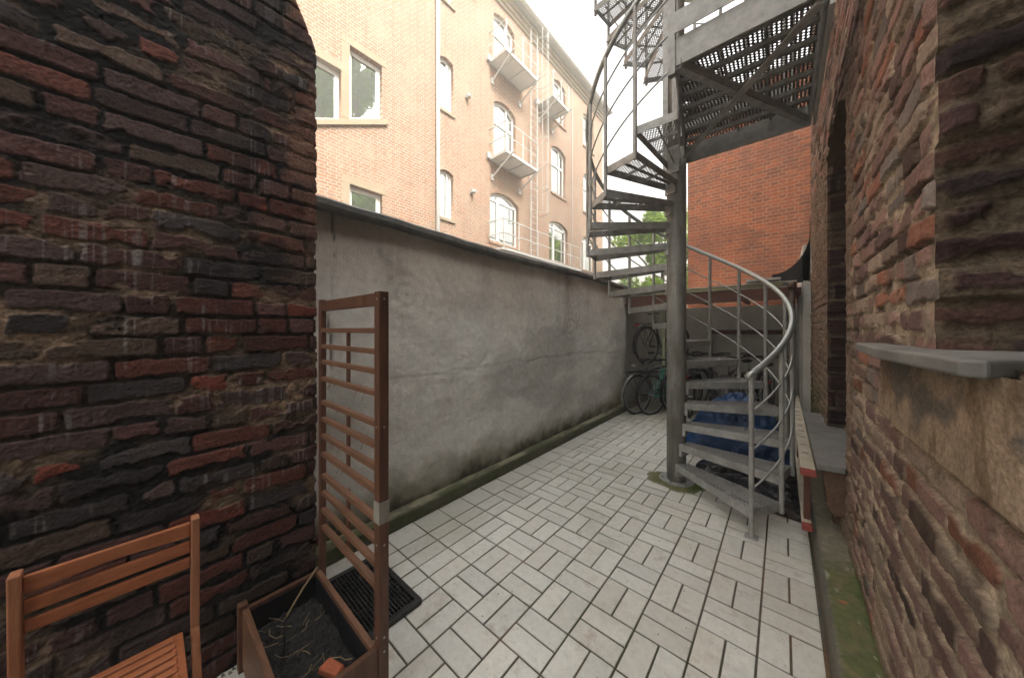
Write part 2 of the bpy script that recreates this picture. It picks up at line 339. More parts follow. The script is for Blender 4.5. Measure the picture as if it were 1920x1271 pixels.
add_stains(M['wood_chair'], [(14, .58, .72, .45, (.12, .055, .03)), (60, .64, .74, .5, (.08, .04, .02))])
add_stains(M['wood_chairv'], [(14, .52, .70, .55, (.30, .20, .13)), (50, .60, .74, .6, (.10, .06, .035))])
add_stains(M['wood_tr'], [(10, .52, .72, .5, (.06, .03, .018)), (60, .66, .74, .6, (.25, .18, .11))])
add_stains(M['wood_trh'], [(10, .52, .72, .5, (.09, .05, .03)), (60, .66, .74, .6, (.30, .22, .14))])
add_stains(M['red'], [(1.6, .52, .62, .45, (.13, .055, .035)), (14, .56, .64, .3, (.5, .22, .11)), (.9, .48, .68, .5, (.17, .07, .045)), (2.5, .58, .74, .4, (.40, .20, .12))])
add_stains(M['slate'], [(9, .5, .7, .5, (.09, .09, .08)), (30, .62, .72, .7, (.30, .30, .26)), (4, .58, .75, .5, (.16, .17, .10))])
add_stains(M['barrier'], [(9, .5, .68, .6, (.34, .28, .18)), (3, .5, .7, .5, (.42, .40, .22))])
add_stains(M['plaster'], [(3, .52, .72, .30, (.34, .31, .27)), (22, .60, .74, .35, (.26, .24, .21)), (9, .60, .72, .2, (.62, .61, .58))])
def glass_mat(name, refl=.5, base=(.03, .035, .03)):
    m = bpy.data.materials.new(name); m.use_nodes = True; t = m.node_tree; p = t.nodes['Principled BSDF']
    p.inputs['Base Color'].default_value = (*base, 1); p.inputs['Roughness'].default_value = .05; p.inputs['Specular IOR Level'].default_value = .5
    gl = N(t, 'ShaderNodeBsdfGlossy'); gl.inputs['Roughness'].default_value = .02; gl.inputs['Color'].default_value = (.9, .93, .9, 1)
    tc = N(t, 'ShaderNodeTexCoord'); nz = N(t, 'ShaderNodeTexNoise'); nz.inputs['Scale'].default_value = 1.3; t.links.new(tc.outputs['Object'], nz.inputs[0])
    bp = N(t, 'ShaderNodeBump'); bp.inputs['Strength'].default_value = .15; bp.inputs['Distance'].default_value = .02
    t.links.new(nz.outputs['Fac'], bp.inputs['Height']); t.links.new(bp.outputs[0], gl.inputs['Normal'])
    ms = N(t, 'ShaderNodeMixShader'); ms.inputs[0].default_value = refl
    t.links.new(p.outputs[0], ms.inputs[1]); t.links.new(gl.outputs[0], ms.inputs[2]); t.links.new(ms.outputs[0], t.nodes['Material Output'].inputs[0])
    return m
M['glass'] = glass_mat('window_glass')
def leaf_mat(name, a, b, tc=None):
    m = pmat(name, a, b, rough=.5, scale=1.6, bump=0, detail=3); t = m.node_tree; p = t.nodes['Principled BSDF']
    tr = N(t, 'ShaderNodeBsdfTranslucent'); tr.inputs[0].default_value = (*(tc or (b[0]*1.3, b[1]*1.4, b[2])), 1)
    ms = N(t, 'ShaderNodeMixShader'); ms.inputs[0].default_value = .4
    t.links.new(p.outputs[0], ms.inputs[1]); t.links.new(tr.outputs[0], ms.inputs[2]); t.links.new(ms.outputs[0], t.nodes['Material Output'].inputs[0])
    return m
M['sheet'] = leaf_mat('translucent_roof_sheet', (.6, .6, .56), (.7, .7, .66), (.8, .78, .74))
M['leaf'] = leaf_mat('spring_leaves', (.13, .22, .03), (.34, .46, .08))
M['leafd'] = leaf_mat('dark_leaves', (.09, .19, .02), (.24, .40, .06))

# ============================================================ THE SETTING
tag(MB().add([(-400, -400, -.06), (400, -400, -.06), (400, 400, -.06), (-400, 400, -.06)], [(0, 1, 2, 3)]).build('ground', M['ground']), kind='structure')

# courtyard paving: basket-weave of pairs of tiles on a dirty joint bed
cell = .2372; OX, OY = 3.377, 6.72
g = .0047
V = []; F = []; CC = []
rng = np.random.RandomState(3)
def add_tile(x0, x1, y0, y1):
    x0 = max(x0, -2.19); x1 = min(x1, .158)
    if x1-x0 < .02: return
    b = len(V); dz = (rng.rand(4)-.5)*.0042; e = .003
    x0 += g; x1 -= g; y0 += g; y1 -= g
    P = [(x0, y0), (x1, y0), (x1, y1), (x0, y1)]
    Q = [(x0+e, y0+e), (x1-e, y0+e), (x1-e, y1-e), (x0+e, y1-e)]
    for p, d in zip(P, dz): V.append((*p, -.012+d))
    for p, d in zip(P, dz): V.append((*p, -.0018+d))
    for p, d in zip(Q, dz): V.append((*p, d))
    for a in (0, 4):
        for i in range(4): j = (i+1) % 4; F.append((b+a+i, b+a+j, b+a+4+j, b+a+4+i))
    F.append((b+8, b+9, b+10, b+11))
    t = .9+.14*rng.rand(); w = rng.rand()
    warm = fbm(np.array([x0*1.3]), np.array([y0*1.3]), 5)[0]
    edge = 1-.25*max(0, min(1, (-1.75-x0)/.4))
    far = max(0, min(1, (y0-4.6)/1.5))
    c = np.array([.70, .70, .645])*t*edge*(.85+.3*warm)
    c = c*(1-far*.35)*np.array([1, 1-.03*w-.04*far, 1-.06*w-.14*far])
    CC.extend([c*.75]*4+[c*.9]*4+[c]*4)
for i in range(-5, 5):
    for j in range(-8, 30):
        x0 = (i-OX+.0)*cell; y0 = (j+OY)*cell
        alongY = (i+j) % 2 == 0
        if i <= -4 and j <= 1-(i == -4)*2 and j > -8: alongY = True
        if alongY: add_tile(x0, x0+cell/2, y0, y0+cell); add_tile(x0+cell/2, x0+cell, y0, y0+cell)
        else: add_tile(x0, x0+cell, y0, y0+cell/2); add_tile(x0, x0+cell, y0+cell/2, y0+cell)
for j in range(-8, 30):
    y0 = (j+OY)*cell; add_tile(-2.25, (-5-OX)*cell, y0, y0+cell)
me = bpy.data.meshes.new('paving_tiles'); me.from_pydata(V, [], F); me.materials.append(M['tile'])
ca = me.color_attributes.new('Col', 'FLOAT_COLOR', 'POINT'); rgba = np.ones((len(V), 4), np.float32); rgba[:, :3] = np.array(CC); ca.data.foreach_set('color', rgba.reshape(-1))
fl = bpy.data.objects.new('courtyard_paving', me); C.objects.link(fl); tag(fl, kind='structure')
# the joint bed, with moss by the column and dirt along the edges
ny, nx = 260, 140
yy, xx = np.meshgrid(np.linspace(-1.5, 9, ny), np.linspace(-2.6, .4, nx), indexing='ij')
P = np.stack([xx, yy, np.full_like(xx, -.0065)+(fbm(xx*30, yy*30, 3)-.5)*.002], -1)
c = np.ones(xx.shape+(3,))*np.array([.10, .092, .07])
c = mixc(c, [.055, .065, .025], sstep(.4, .7, fbm(xx*2, yy*2, 8)))
c = mixc(c, [.16, .10, .05], sstep(.55, .75, fbm(xx*2.5, yy*2.5, 18)))
tag(grid_mesh('joint_bed', P, c, M['concrete']), kind='structure')
# moss pad round the column foot
def pad(name, cx, cy, rx, ry, z, colf, mat, n=60, lab=None, kind=None, h=.006, seed=1):
    a, r = np.meshgrid(np.linspace(0, 2*np.pi, n+1), np.linspace(0, 1, 18), indexing='ij')
    rad = .82+.4*fbm(np.cos(a)*2+5, np.sin(a)*2+5, seed)
    X = cx+np.cos(a)*r*rad*rx; Y = cy+np.sin(a)*r*rad*ry
    Z = z+h*(1-r**3)*(fbm(X*35, Y*35, seed+3)+.3)-r**8*.004
    return tag(grid_mesh(name, np.stack([X, Y, Z], -1), colf(X, Y, r), mat, flip=True), lab, kind=kind)
def mosscol(X, Y, r):
    c = np.ones(X.shape+(3,))*np.array([.17, .15, .075])
    c = mixc(c, [.085, .13, .02], sstep(.35, .6, fbm(X*12, Y*12, 6)))
    return mixc(c, [.33, .30, .22], sstep(.75, 1, r)*.7)
pad('moss', -.80, 3.42, .25, .23, .002, mosscol, M['concrete'], kind='stuff', seed=4)

# ---------------- left grey rendered wall with plinth and coping
gw = empty('rendered_wall', (-2.27, 3, 0), 'long grey roughcast courtyard wall with a dark coping and mossy plinth', 'wall')
def wp(o, p):   # parent keeping world coordinates (parents are unrotated)
    o.parent = p; o.location = o.location-p.matrix_basis.translation; return o
z_, y_ = np.meshgrid(np.linspace(-.02, 2.30, 215), np.linspace(-.4, 5.97, 480), indexing='ij')
h = (fbm(y_*1.2, z_*1.6, 31)-.5)*.05+(fbm(y_*6, z_*6, 32)-.5)*.010+(fbm(y_*26, z_*26, 33, 4)-.5)*.007
lineZ = 1.14+(fbm(y_*1.5, y_*0, 34)-.5)*.16
h += np.where(z_ < lineZ, -.0025, .0)*sstep(1.0, 1.6, y_)
h -= .012*np.exp(-((y_-.80-(fbm(z_*5, z_*0, 35)-.5)*.10)/.006)**2)*sstep(1.0, 1.2, z_)
cc = np.ones(z_.shape+(3,))*np.array([.66, .642, .592])
cc = cc*(.86+.28*fbm(y_*2, z_*2.2, 36))[..., None]*(.9+.2*fbm(y_*12, z_*12, 37))[..., None]
cc = mixc(cc, [.62, .63, .60], sstep(.4, .8, fbm(y_*.7, z_*.9, 38))*.5)
cc = mixc(cc, [.40, .335, .265], sstep(1.45, 2.15, z_+.35*(fbm(y_*1.6, z_*1.1, 39)-.5))*sstep(.3, .62, fbm(y_*.9, z_*.5, 40))*.62)
drip = sstep(.58, .8, fbm(y_*7, z_*.6, 41))*sstep(1.3, 2.2, z_)
cc = mixc(cc, [.14, .12, .10], drip*.22)
cc = mixc(cc, [.25, .24, .22], sstep(.50, .72, fbm(y_*1.1+3, z_*2.2, 49))*.38)
cc = mixc(cc, [.14, .105, .08], np.exp(-((y_-3.75-(fbm(z_*3, z_*0, 43)-.5)*.25)/.10)**2)*sstep(1.2, 2.2, z_)*.45)
crack = np.exp(-((y_-.80-(fbm(z_*5, z_*0, 35)-.5)*.10)/.008)**2)*sstep(1.0, 1.2, z_)*sstep(.35, .5, fbm(z_*6, z_*0, 46))
cc = mixc(cc, [.06, .055, .05], crack*.85)
ln = np.exp(-((z_-lineZ)/.010)**2)*sstep(.9, 1.4, y_)*sstep(.4, .55, fbm(y_*2, z_*0+4, 44))
cc = mixc(cc, [.22, .21, .19], ln*.35)
for yc, zc, a0 in ((4.05, 1.72, 0), (3.9, 1.55, 1), (1.35, 1.78, 2)):
    rr = np.sqrt((y_-yc)**2+(z_-zc)**2); cc = mixc(cc, [.18, .16, .14], sstep(.5, .7, np.sin(rr*70+a0)*.5+.5)*np.exp(-(rr/.22)**2)*.25)
mos = sstep(.42, .10, z_+.30*(fbm(y_*5, z_*5, 42)-.5)+.05*sstep(2, 5, y_)-.05)
cc = mixc(cc, [.12, .105, .05], mos*.75)
cc = mixc(cc, [.035, .035, .018], sstep(.22, .07, z_+.26*(fbm(y_*8, z_*5, 45)-.5))*.9)
cc = mixc(cc, [.24, .20, .09], sstep(4.9, 5.8, y_)*sstep(.75, .15, z_)*.7)
P = np.stack([-2.27+h, y_, z_], -1)
wp(grid_mesh('render_face', P, cc, M['plaster']), gw)
wp(MB().box(-2.52, -2.31, -.4, 5.965, -.05, 2.29).build('wall_core', M['render_w']), gw)
z_, y_ = np.meshgrid(np.linspace(0, 1, 14), np.linspace(.3, 5.95, 380), indexing='ij')
t = z_; px = np.where(t < .55, -2.195, -2.195-(t-.55)/.45*.09); pz = np.where(t < .55, t/.55*.095, .095+(t-.55)/.45*.012)
wob = (fbm(y_*3, y_*0, 51)-.5)*.02+(fbm(y_*25, t*6, 52)-.5)*.006
cc = np.ones(t.shape+(3,))*np.array([.10, .095, .06])
cc = mixc(cc, [.26, .24, .16], sstep(.5, .7, t)*sstep(.3, .6, fbm(y_*6, t*4, 53)))
cc = mixc(cc, [.05, .065, .02], sstep(.4, .65, fbm(y_*4, t*3, 54))*.8)
wp(grid_mesh('plinth', np.stack([px+wob, y_, pz+wob*.3], -1), cc, M['concrete']), gw)
cp = MB(); prof = [(-2.56, 2.27), (-2.56, 2.345), (-2.46, 2.385), (-2.34, 2.38), (-2.215, 2.345), (-2.185, 2.325), (-2.185, 2.29), (-2.20, 2.272)]
ys = np.linspace(-.4, 5.97, 40)
for k, y in enumerate(ys):
    dz = .012*math.sin(y*1.9)+.004*math.sin(k*2.1)-.012
    cp.v += [(p[0], y, p[1]+dz) for p in prof]
n = len(prof)
for k in range(len(ys)-1):
    for i in range(n): cp.f.append((k*n+i, k*n+(i+1) % n, (k+1)*n+(i+1) % n, (k+1)*n+i))
cp.f += [tuple(range(n)), tuple(reversed(range((len(ys)-1)*n, len(ys)*n)))]
wp(cp.build('coping', M['slatecop'], bevel=0), gw)

# ---------------- left soot-black brick wall (relief modelled)
PAL_L = [((.078, .040, .036), 3.4), ((.060, .040, .037), 2.6), ((.095, .036, .028), 2.8), ((.125, .036, .025), 1.0), ((.070, .048, .037), 1.6), ((.040, .033, .033), 1.3)]
bl = empty('dark_brick_wall', (-1.86, -.4, 0), 'tall soot blackened brick wall standing behind the wooden chair', 'wall')
zz, ss = np.meshgrid(np.arange(-.02, 3.6, .0037), np.arange(-.65, .93, .0037), indexing='ij')
h, m, cc = brick_field(ss, zz, PAL_L, 11, course=.082, lens=(.255, .125), warp=.012, relief=.013, jag=.0045, soft=.0055, joint=.010)
fl_ = brick_field.fill; mort = np.ones(ss.shape+(3,))*np.array([.15, .105, .072])*((.22+.95*fl_)*(.15+1.5*fbm(ss*30, zz*36, 61)))[..., None]
mort = mixc(mort, [.012, .011, .011], sstep(.38, .62, fbm(ss*3, zz*4, 62)))
cc = mixc(mort, cc, m) if False else mort*(1-m[..., None])+cc*m[..., None]
sm = sstep(.62, .75, fbm(ss*4, zz*7, 63))*.5
cc = mixc(cc, [.10, .075, .052], sm*(1-m*.6))
drp = sstep(.66, .8, vnoise(ss*140, zz*5, 64))*sstep(.5, .72, fbm(ss*3.2, zz*8, 65))*m
cc = mixc(cc, [.22, .21, .20], drp*.5)
soot = np.exp(-((ss-.36-.05*(zz-2))/.17)**2)*sstep(1.0, 1.9, zz+.4*(fbm(ss*6, zz*6, 66)-.5))*sstep(.3, .5, fbm(ss*7, zz*5, 67))
cc = mixc(cc, [.012, .012, .013], soot*.75)
endc = sstep(.43, .47, ss+.03*(fbm(ss*10, zz*10, 68)-.5))*sstep(1.5, 2.3, zz)
cc = mixc(cc, [.155, .082, .055], endc*.7*sstep(.35, .6, fbm(ss*12, zz*9, 69)))
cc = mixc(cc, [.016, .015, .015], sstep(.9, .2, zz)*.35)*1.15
end = .555-.42*np.maximum(zz-2.95, 0)-.5*np.maximum(zz-3.05, 0)**2
t = ss-end; rc = .025; a = np.clip(t/(rc*math.pi/2), 0, 1)*math.pi/2
past = np.maximum(t-rc*math.pi/2, 0)
bx = -1.86-rc+rc*np.cos(a)-past; by = np.where(t < 0, ss, end+rc*np.sin(a))
P = np.stack([bx+h*np.cos(a), by+h*np.sin(a), zz], -1)
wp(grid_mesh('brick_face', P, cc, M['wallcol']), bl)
wp(MB().box(-2.25, -1.92, -1.45, .40, -.05, 3.0).build('wall_core', M['black']), bl)

# ---------------- right wall: old brick house with two window niches
PAL_R = [((.30, .185, .155), 3), ((.24, .155, .135), 2.6), ((.30, .14, .095), 1.1), ((.20, .165, .145), 1.6), ((.33, .25, .195), 1.8), ((.13, .085, .072), 1)]
hb = empty('old_brick_house', (.3, 3, 0), 'rough old brick house wall on the right with niches and slate sills', 'house')
ysp = [.30]
while ysp[-1] < 6.2: ysp.append(ysp[-1]+max(.0045, .0042*ysp[-1]/.9))
ysp = np.array(ysp); zsp = np.concatenate([np.arange(.08, 3.2, .0058), np.arange(3.2, 6.6, .011)])
zz, yy = np.meshgrid(zsp, ysp, indexing='ij')
h, m, cc = brick_field(yy, zz, PAL_R, 23, course=.083, lens=(.25, .122), warp=.012, relief=.016, jag=.0085, soft=.0045, joint=.013, rg=.45)
mort = np.ones(yy.shape+(3,))*np.array([.33, .265, .195])*(.15+1.5*fbm(yy*18, zz*18, 71))[..., None]
low = sstep(1.25, .95, zz); mort = mort*(.45+.75*brick_field.fill*(1-low)+.85*low)[..., None]; cc = cc*(1-.32*low)[..., None]
cc = mort*(1-m[..., None])+cc*m[..., None]
smear = sstep(.56, .70, fbm(yy*5, zz*4, 72))*sstep(1.15, .5, zz)
cc = mixc(cc, [.30, .235, .165], smear*.7); h = h*(1-smear*.55)+.012*smear
jb = sstep(2.58, 2.72, yy)*sstep(3.05, 2.9, yy)+sstep(3.9, 4.1, yy)*1.0
jb = np.clip(jb, 0, 1)*sstep(3.4, 3.0, zz)
cc = mixc(cc, [.22, .165, .12], jb*.75*sstep(.25, .5, fbm(yy*9, zz*12, 73)))
h = h*(1-jb*.5)+jb*(fbm(yy*25, zz*30, 74)-.5)*.03
cc = mixc(cc, [.10, .13, .03], sstep(.24, .12, zz+.1*(fbm(yy*9, zz*9, 75)-.5))*sstep(3.2, 2.6, yy)*.7)
cc = mixc(cc, [.10, .12, .04], sstep(1.05, .66, zz+.2*(fbm(yy*9, zz*6, 76)-.5))*sstep(4.5, 4.9, yy)*.6)
def wobc(z, k): return .024*(vnoise(z*0+k, np.floor(z/.083)*1.7+.5, 77)-.5)*2+.008*(fbm(z*0+k, z*22, 78)-.5)*2
iy = lambda v: ysp[np.argmin(abs(ysp-v))]
YA, YB, YC = iy(1.37), iy(2.95), iy(4.08)
cor = np.exp(-(np.abs(yy-YA)/.022)**2)*(zz > 1.40)+(np.exp(-(np.abs(yy-YB)/.03)**2)+np.exp(-(np.abs(yy-YC)/.03)**2))*((zz > .6) & (zz < 3.1))
cor = np.clip(cor, 0, 1); h = h*(1-cor)+.004*cor
ydef = yy+wobc(zz, 1)*np.exp(-np.abs(yy-YA)/.10)*sstep(1.35, 1.5, zz)+(wobc(zz, 2)*np.exp(-np.abs(yy-YB)/.08)+wobc(zz, 3)*np.exp(-np.abs(yy-YC)/.10))*sstep(.55, .7, zz)*sstep(3.3, 3.0, zz)
P = np.stack([.315-h, ydef, zz], -1)
arch = 2.86+.30*np.sqrt(np.clip(1-((yy-3.515)/.60)**2, 0, 1))
yc_ = (yy[:-1, :-1]+yy[1:, 1:])/2; zc_ = (zz[:-1, :-1]+zz[1:, 1:])/2
holec = ((yc_ > YB) & (yc_ < YC) & (zc_ > .62) & (zc_ < arch[:-1, :-1])) | ((yc_ < YA) & (zc_ > 1.43))
fm = ~holec
wp(grid_mesh('brick_face', P, cc, M['wallcolr'], fmask=fm, flip=True), hb)
def reveal(yb, wk, x1, z0, z1, seed, pal, course=.083, bright=1.):
    zz, xx = np.meshgrid(np.arange(z0, z1, .006), np.arange(.311, x1, .005), indexing='ij')
    h, m, cc = brick_field(xx, zz, pal, seed, course=course, lens=(.27, .17), warp=.014, relief=.022, jag=.014, soft=.010)
    mort = np.ones(xx.shape+(3,))*np.array([.13, .10, .07])*(.35+1.2*fbm(xx*24, zz*24, seed+5))[..., None]
    cc = (mort*(1-m[..., None])+cc*m[..., None])*bright*(.75+.5*fbm(xx*9, zz*50, seed+6))[..., None]
    fade = sstep(.311, .33, xx)
    h = (h+(fbm(xx*4, zz*12, seed+9)-.5)*.02)*fade
    return wp(grid_mesh('niche_reveal', np.stack([xx, yb+wobc(zz, wk)-h, zz], -1), cc, M['wallcol'], flip=True), hb)
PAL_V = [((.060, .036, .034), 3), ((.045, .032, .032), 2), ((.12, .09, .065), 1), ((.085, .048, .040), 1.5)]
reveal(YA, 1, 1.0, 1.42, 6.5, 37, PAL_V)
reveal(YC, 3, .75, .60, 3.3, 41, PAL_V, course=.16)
mb = MB(); 
for k in range(12):
    y0, y1 = 2.93+k*.0975, 2.93+(k+1)*.0975
    f = lambda y: 2.87+.30*math.sqrt(max(0, 1-((y-3.515)/.60)**2))
    mb.add([(.31, y0, f(y0)), (.75, y0, f(y0)), (.75, y1, f(y1)), (.31, y1, f(y1)), (.31, y0, f(y0)+.05), (.75, y0, f(y0)+.05), (.75, y1, f(y1)+.05), (.31, y1, f(y1)+.05)],
           [(0, 1, 2, 3), (4, 7, 6, 5), (0, 4, 5, 1), (3, 2, 6, 7), (1, 5, 6, 2), (0, 3, 7, 4)])
wp(mb.build('arch_soffit', M['corbel']), hb)
wp(MB().box(.76, 5, -3, 6.18, -.05, 6.55).box(.40, .758, 4.2, 6.17, -.05, 6.5).box(.42, .758, 1.5, 2.9, -.05, 6.5).box(.42, .758, -3, 1.45, -.05, 1.40)
   .box(.40, .757, 2.92, 4.18, 3.3, 6.5).box(.40, .757, 2.92, 4.18, -.05, .575).box(.42, .75, -3, -.6, 1.41, 6.5).build('house_core', M['black']), hb)
wp(MB().box(.70, .74, 2.92, 4.15, .6, 3.3).build('boarded_window', M['black']), hb)
# slate sill of the near window + sandstone apron
sl = MB().prism([(.235, .945), (.20, 1.38), (.222, 1.86), (.34, 1.86), (.34, 1.405), (1.0, 1.405), (1.0, 1.5), (.262, .925)][:6]+[(1.0, 1.52), (.42, 1.22), (.262, .93)], 1.418, 1.448)
sl = MB().prism([(.238, .95), (.205, 1.38), (.222, 1.86), (.33, 1.87), (.95, 1.87), (.95, 1.30), (.44, 1.12), (.262, .925)], 1.416, 1.448)
so_ = sl.build('slate_sill', M['slate'], bevel=.006); wp(so_, hb)
zz, yy = np.meshgrid(np.linspace(0, 1, 60), np.linspace(.86, 1.86, 180), indexing='ij')
Z = 1.168+(fbm(yy*4, yy*0, 81)-.5)*.014+zz*.25
hh = (fbm(yy*7, Z*7, 82)-.5)*.012+(fbm(yy*60, Z*60, 83)-.5)*.005-.03*sstep(.06, 0, zz)-.03*sstep(1.84, 1.86, yy)-.05*sstep(.90, .86, yy)
cc = np.ones(yy.shape+(3,))*np.array([.36, .27, .19])
cc = cc*(.75+.5*fbm(yy*9, Z*9, 84))[..., None]
cc = mixc(cc, [.11, .105, .095], sstep(.40, .60, fbm(yy*5, Z*8, 85)+.1*np.sin(zz*3))*sstep(.06, .3, zz)*.85)
cc = mixc(cc, [.14, .09, .05], sstep(.5, .7, fbm(yy*16, Z*5, 86))*.6)
wp(grid_mesh('sandstone_apron', np.stack([.282-hh, yy, Z], -1), cc, M['wallcolr'], flip=True), hb)
wp(MB().box(.30, .45, .87, 1.855, 1.172, 1.412).build('apron_block', M['sandstone']), hb)
# slate sill of the far niche and the timber block under it
wp(MB().prism([(.17, 2.86), (.168, 3.4), (.166, 4.0), (.165, 4.62), (.33, 4.62), (.33, 4.07), (.72, 4.07), (.72, 2.96), (.33, 2.93), (.30, 2.88)], .585, .62).build('slate_sill', M['slate'], bevel=.004), hb)
cb = MB(); cb.prism([(.20, .585), (.33, .585), (.33, .30), (.25, .28), (.225, .33)], 2.93, 3.14, 'y'); cb.prism([(.23, .585), (.33, .585), (.33, .14), (.27, .14)], 3.142, 3.30, 'y')
wp(cb.build('timber_block', M['corbel'], bevel=.008), hb)
# plastered white end of the house, with a grey door
wp(MB().box(.22, .9, 6.19, 8.44, -.05, 2.72).build('plaster_wall', M['render_w']), hb)
dr = MB().ring([(6.45, .0), (7.5, .0), (7.5, 2.05), (6.45, 2.05)], [(6.53, .05), (7.42, .05), (7.42, 1.97), (6.53, 1.97)], .19, .219).build('door_frame', M['zinc']); wp(dr, hb)
wp(MB().box(.20, .218, 6.535, 7.415, .055, 1.965).build('door', M['render_w'], bevel=.003), hb)
# black bitumen upstand curving from wall to shed roof
pts = [(.30, 3.05)]+[(.30-.42*(1-math.cos(R(a))), 3.05-.72*math.sin(R(a))) for a in range(0, 91, 10)][1:]+[(.30, 2.2)]
cv = [(.3, 3.1)]
for k in range(11):
    a = R(90*k/10); cv.append((-.12+.42*math.cos(a)*1.0 if False else .3-.42*(1-math.cos(a)), 2.95-.62*math.sin(a)))
cv.append((-.14, 2.20)); cv.append((.3, 2.2))
wp(MB().prism(cv, 6.19, 6.35, 'y').build('bitumen_upstand', M['black']), hb)
# raised concrete kerb with moss along the foot of the house
t_, y_ = np.meshgrid(np.linspace(0, 1, 40), np.linspace(.25, 6.1, 420), indexing='ij')
s1 = .42
X = np.where(t_ < s1, .158+.014*t_/s1, .172+(t_-s1)/(1-s1)*.17); Z = np.where(t_ < s1, -.01+.15*t_/s1, .14+.006*(t_-s1))
wob = (fbm(y_*5, t_*4, 91)-.5)*.010+(fbm(y_*40, t_*30, 92)-.5)*.006; top = sstep(s1, s1+.06, t_)
cc = np.ones(t_.shape+(3,))*np.array([.15, .14, .11])*(.7+.6*fbm(y_*9, t_*9, 93))[..., None]
cc = mixc(cc, [.10, .075, .05], (1-top)*sstep(.3, .1, t_)*.7)
cc = mixc(cc, [.27, .25, .18], top*sstep(2.5, 2.75, y_)*.8)
ms_ = top*sstep(2.75, 2.45, y_)*sstep(.22, .42, fbm(y_*7, t_*3, 94)+.12)
cc = mixc(cc, [.115, .14, .04], ms_*.8)
cc = mixc(cc, [.19, .165, .085], ms_*sstep(.45, .62, fbm(y_*16, t_*7, 99))*.8)
cc = mixc(cc, [.06, .10, .012], top*sstep(.80, .92, t_+.2*(fbm(y_*14, t_*4, 95)-.5))*sstep(2.8, 2.6, y_)*.9)
cc = mixc(cc, [.5, .48, .42], sstep(.80, .84, vnoise(y_*42, t_*28, 96))*sstep(.55, .7, vnoise(y_*9, t_*5, 97))*top*.8)
Zm = Z+wob+ms_*.012+top*sstep(.8, 1, t_)*.02*fbm(y_*30, t_*10, 98)*sstep(2.8, 2.6, y_)
tag(grid_mesh('kerb', np.stack([X-wob*(1-top), y_, Zm], -1), cc, M['concrete'], flip=True), kind='structure')

# ---------------- the shed at the end of the yard
sh = empty('bicycle_shed', (-1, 6, 0), 'low open shed with lichened roof edge sheltering the bicycles', 'shed')
wp(MB().box(-2.62, .218, 8.30, 8.48, -.05, 2.0).build('back_wall', M['render_w']), sh)
wp(MB().box(-2.62, -2.42, 5.98, 8.298, -.05, 2.0).build('side_wall', M['render_w']), sh)
wp(MB().box(-2.60, .2, 6.02, 6.95, 2.01, 2.10).build('roof_deck', M['rustwood']), sh)  # deck kept short so daylight falls on the back wall
for k in range(5): wp(MB().box(-2.55+k*.66, -2.50+k*.66, 6.955, 8.29, 2.02, 2.10).build('rafter', M['rustwood']), sh)
wp(MB().box(-2.62, -.5, 5.94, 6.018, 2.115, 2.185).box(-.498, .0, 5.95, 6.017, 2.13, 2.20).build('roof_edge', M['lichen'], bevel=.01), sh)
wp(MB().box(-2.6, .1, 5.97, 6.018, 1.985, 2.112).box(-2.6, .1, 5.90, 5.968, 1.93, 1.975).build('fascia', M['rustwood'], bevel=.004), sh)
wp(MB().box(-2.6, .15, 5.9, 8.3, 2.18, 2.19).build('daylight_roof_sheet', M['sheet']), sh)  # made translucent to let added daylight through onto the back wall
wp(MB().box(-.42, -.02, 5.90, 6.5, 2.215, 2.25).build('flashing', M['zinc'], bevel=.004), sh)
wp(MB().bar((-1.25, 8.26, 1.45), (.2, 8.26, 1.45), .04, .09).bar((-1.22, 8.24, .3), (-1.22, 8.24, 1.42), .06, .05, (1, 0, 0)).build('wall_batten', M['rustwood']), sh)
pipe = MB().tube([(.10, 5.86, 0), (.10, 5.86, 2.1)], .035, 12).tube([(.10, 5.86, 2.06), (.10, 5.86, 2.16)], .045, 12).build('rain_pipe', M['pipe'], smooth=True)
tag(pipe, 'brown rain pipe at the corner of the shed roof', 'pipe')

# ---------------- red brick house behind the shed
rb = empty('red_brick_house', (0, 8.5, 0), 'red brick gable wall rising behind the bicycle shed', 'house')
wp(MB().box(-1.73, 4.5, 8.5, 14, 0, 6.75).build('wall', M['red']), rb)
wp(MB().box(-1.9, 4.6, 8.42, 14.1, 6.752, 6.86).build('roof_edge', M['zinc']), rb)
wp(MB().tube([(-1.79, 8.44, 2.2), (-1.79, 8.44, 6.75)], .045, 12).build('downpipe', M['zinc'], smooth=True), rb)

# ---------------- the apartment house on the left, behind the wall
FX = -8.0
ah = empty('apartment_house', (FX, 10, 0), 'four storey orange brick apartment house beyond the grey wall', 'building')
def arch_poly(y0, y1, z0, z1, rise, n=10, inset=0):
    y0 += inset; y1 -= inset; z0 += inset; z1 -= inset; w = y1-y0; pts = [(y0, z0), (y1, z0)]
    if rise <= 0: return [(y0, z0), (y1, z0), (y1, z1), (y0, z1)]
    for k in range(n+1):
        u = k/n; pts.append((y1-w*u, z1-rise+rise*(1-(2*u-1)**2)))
    return pts
wins = []   # y0,y1,z0,z1,rise,type
for z0, z1 in ((4.98, 6.5), (8.34, 10.02), (11.78, 13.2)): wins.append((5.90, 6.42, z0, z1, .09, 'narrow'))
wins += [(8.28, 9.52, 7.85, 10.05, .22, 'cross'), (8.28, 9.45, 11.2, 13.25, .18, 'cross'), (8.08, 9.70, 4.72, 6.62, .24, 'casement')]
wins += [(12.05, 13.28, 7.80, 10.05, .2, 'cross'), (12.2, 13.28, 11.2, 13.2, .18, 'cross'), (11.88, 13.48, 4.66, 6.55, .22, 'casement')]
wins += [(14.93, 16.35, 4.68, 6.5, .2, 'casement'), (15.08, 16.3, 7.77, 9.9, .2, 'cross'), (15.08, 16.3, 11.27, 13.1, .18, 'cross')]
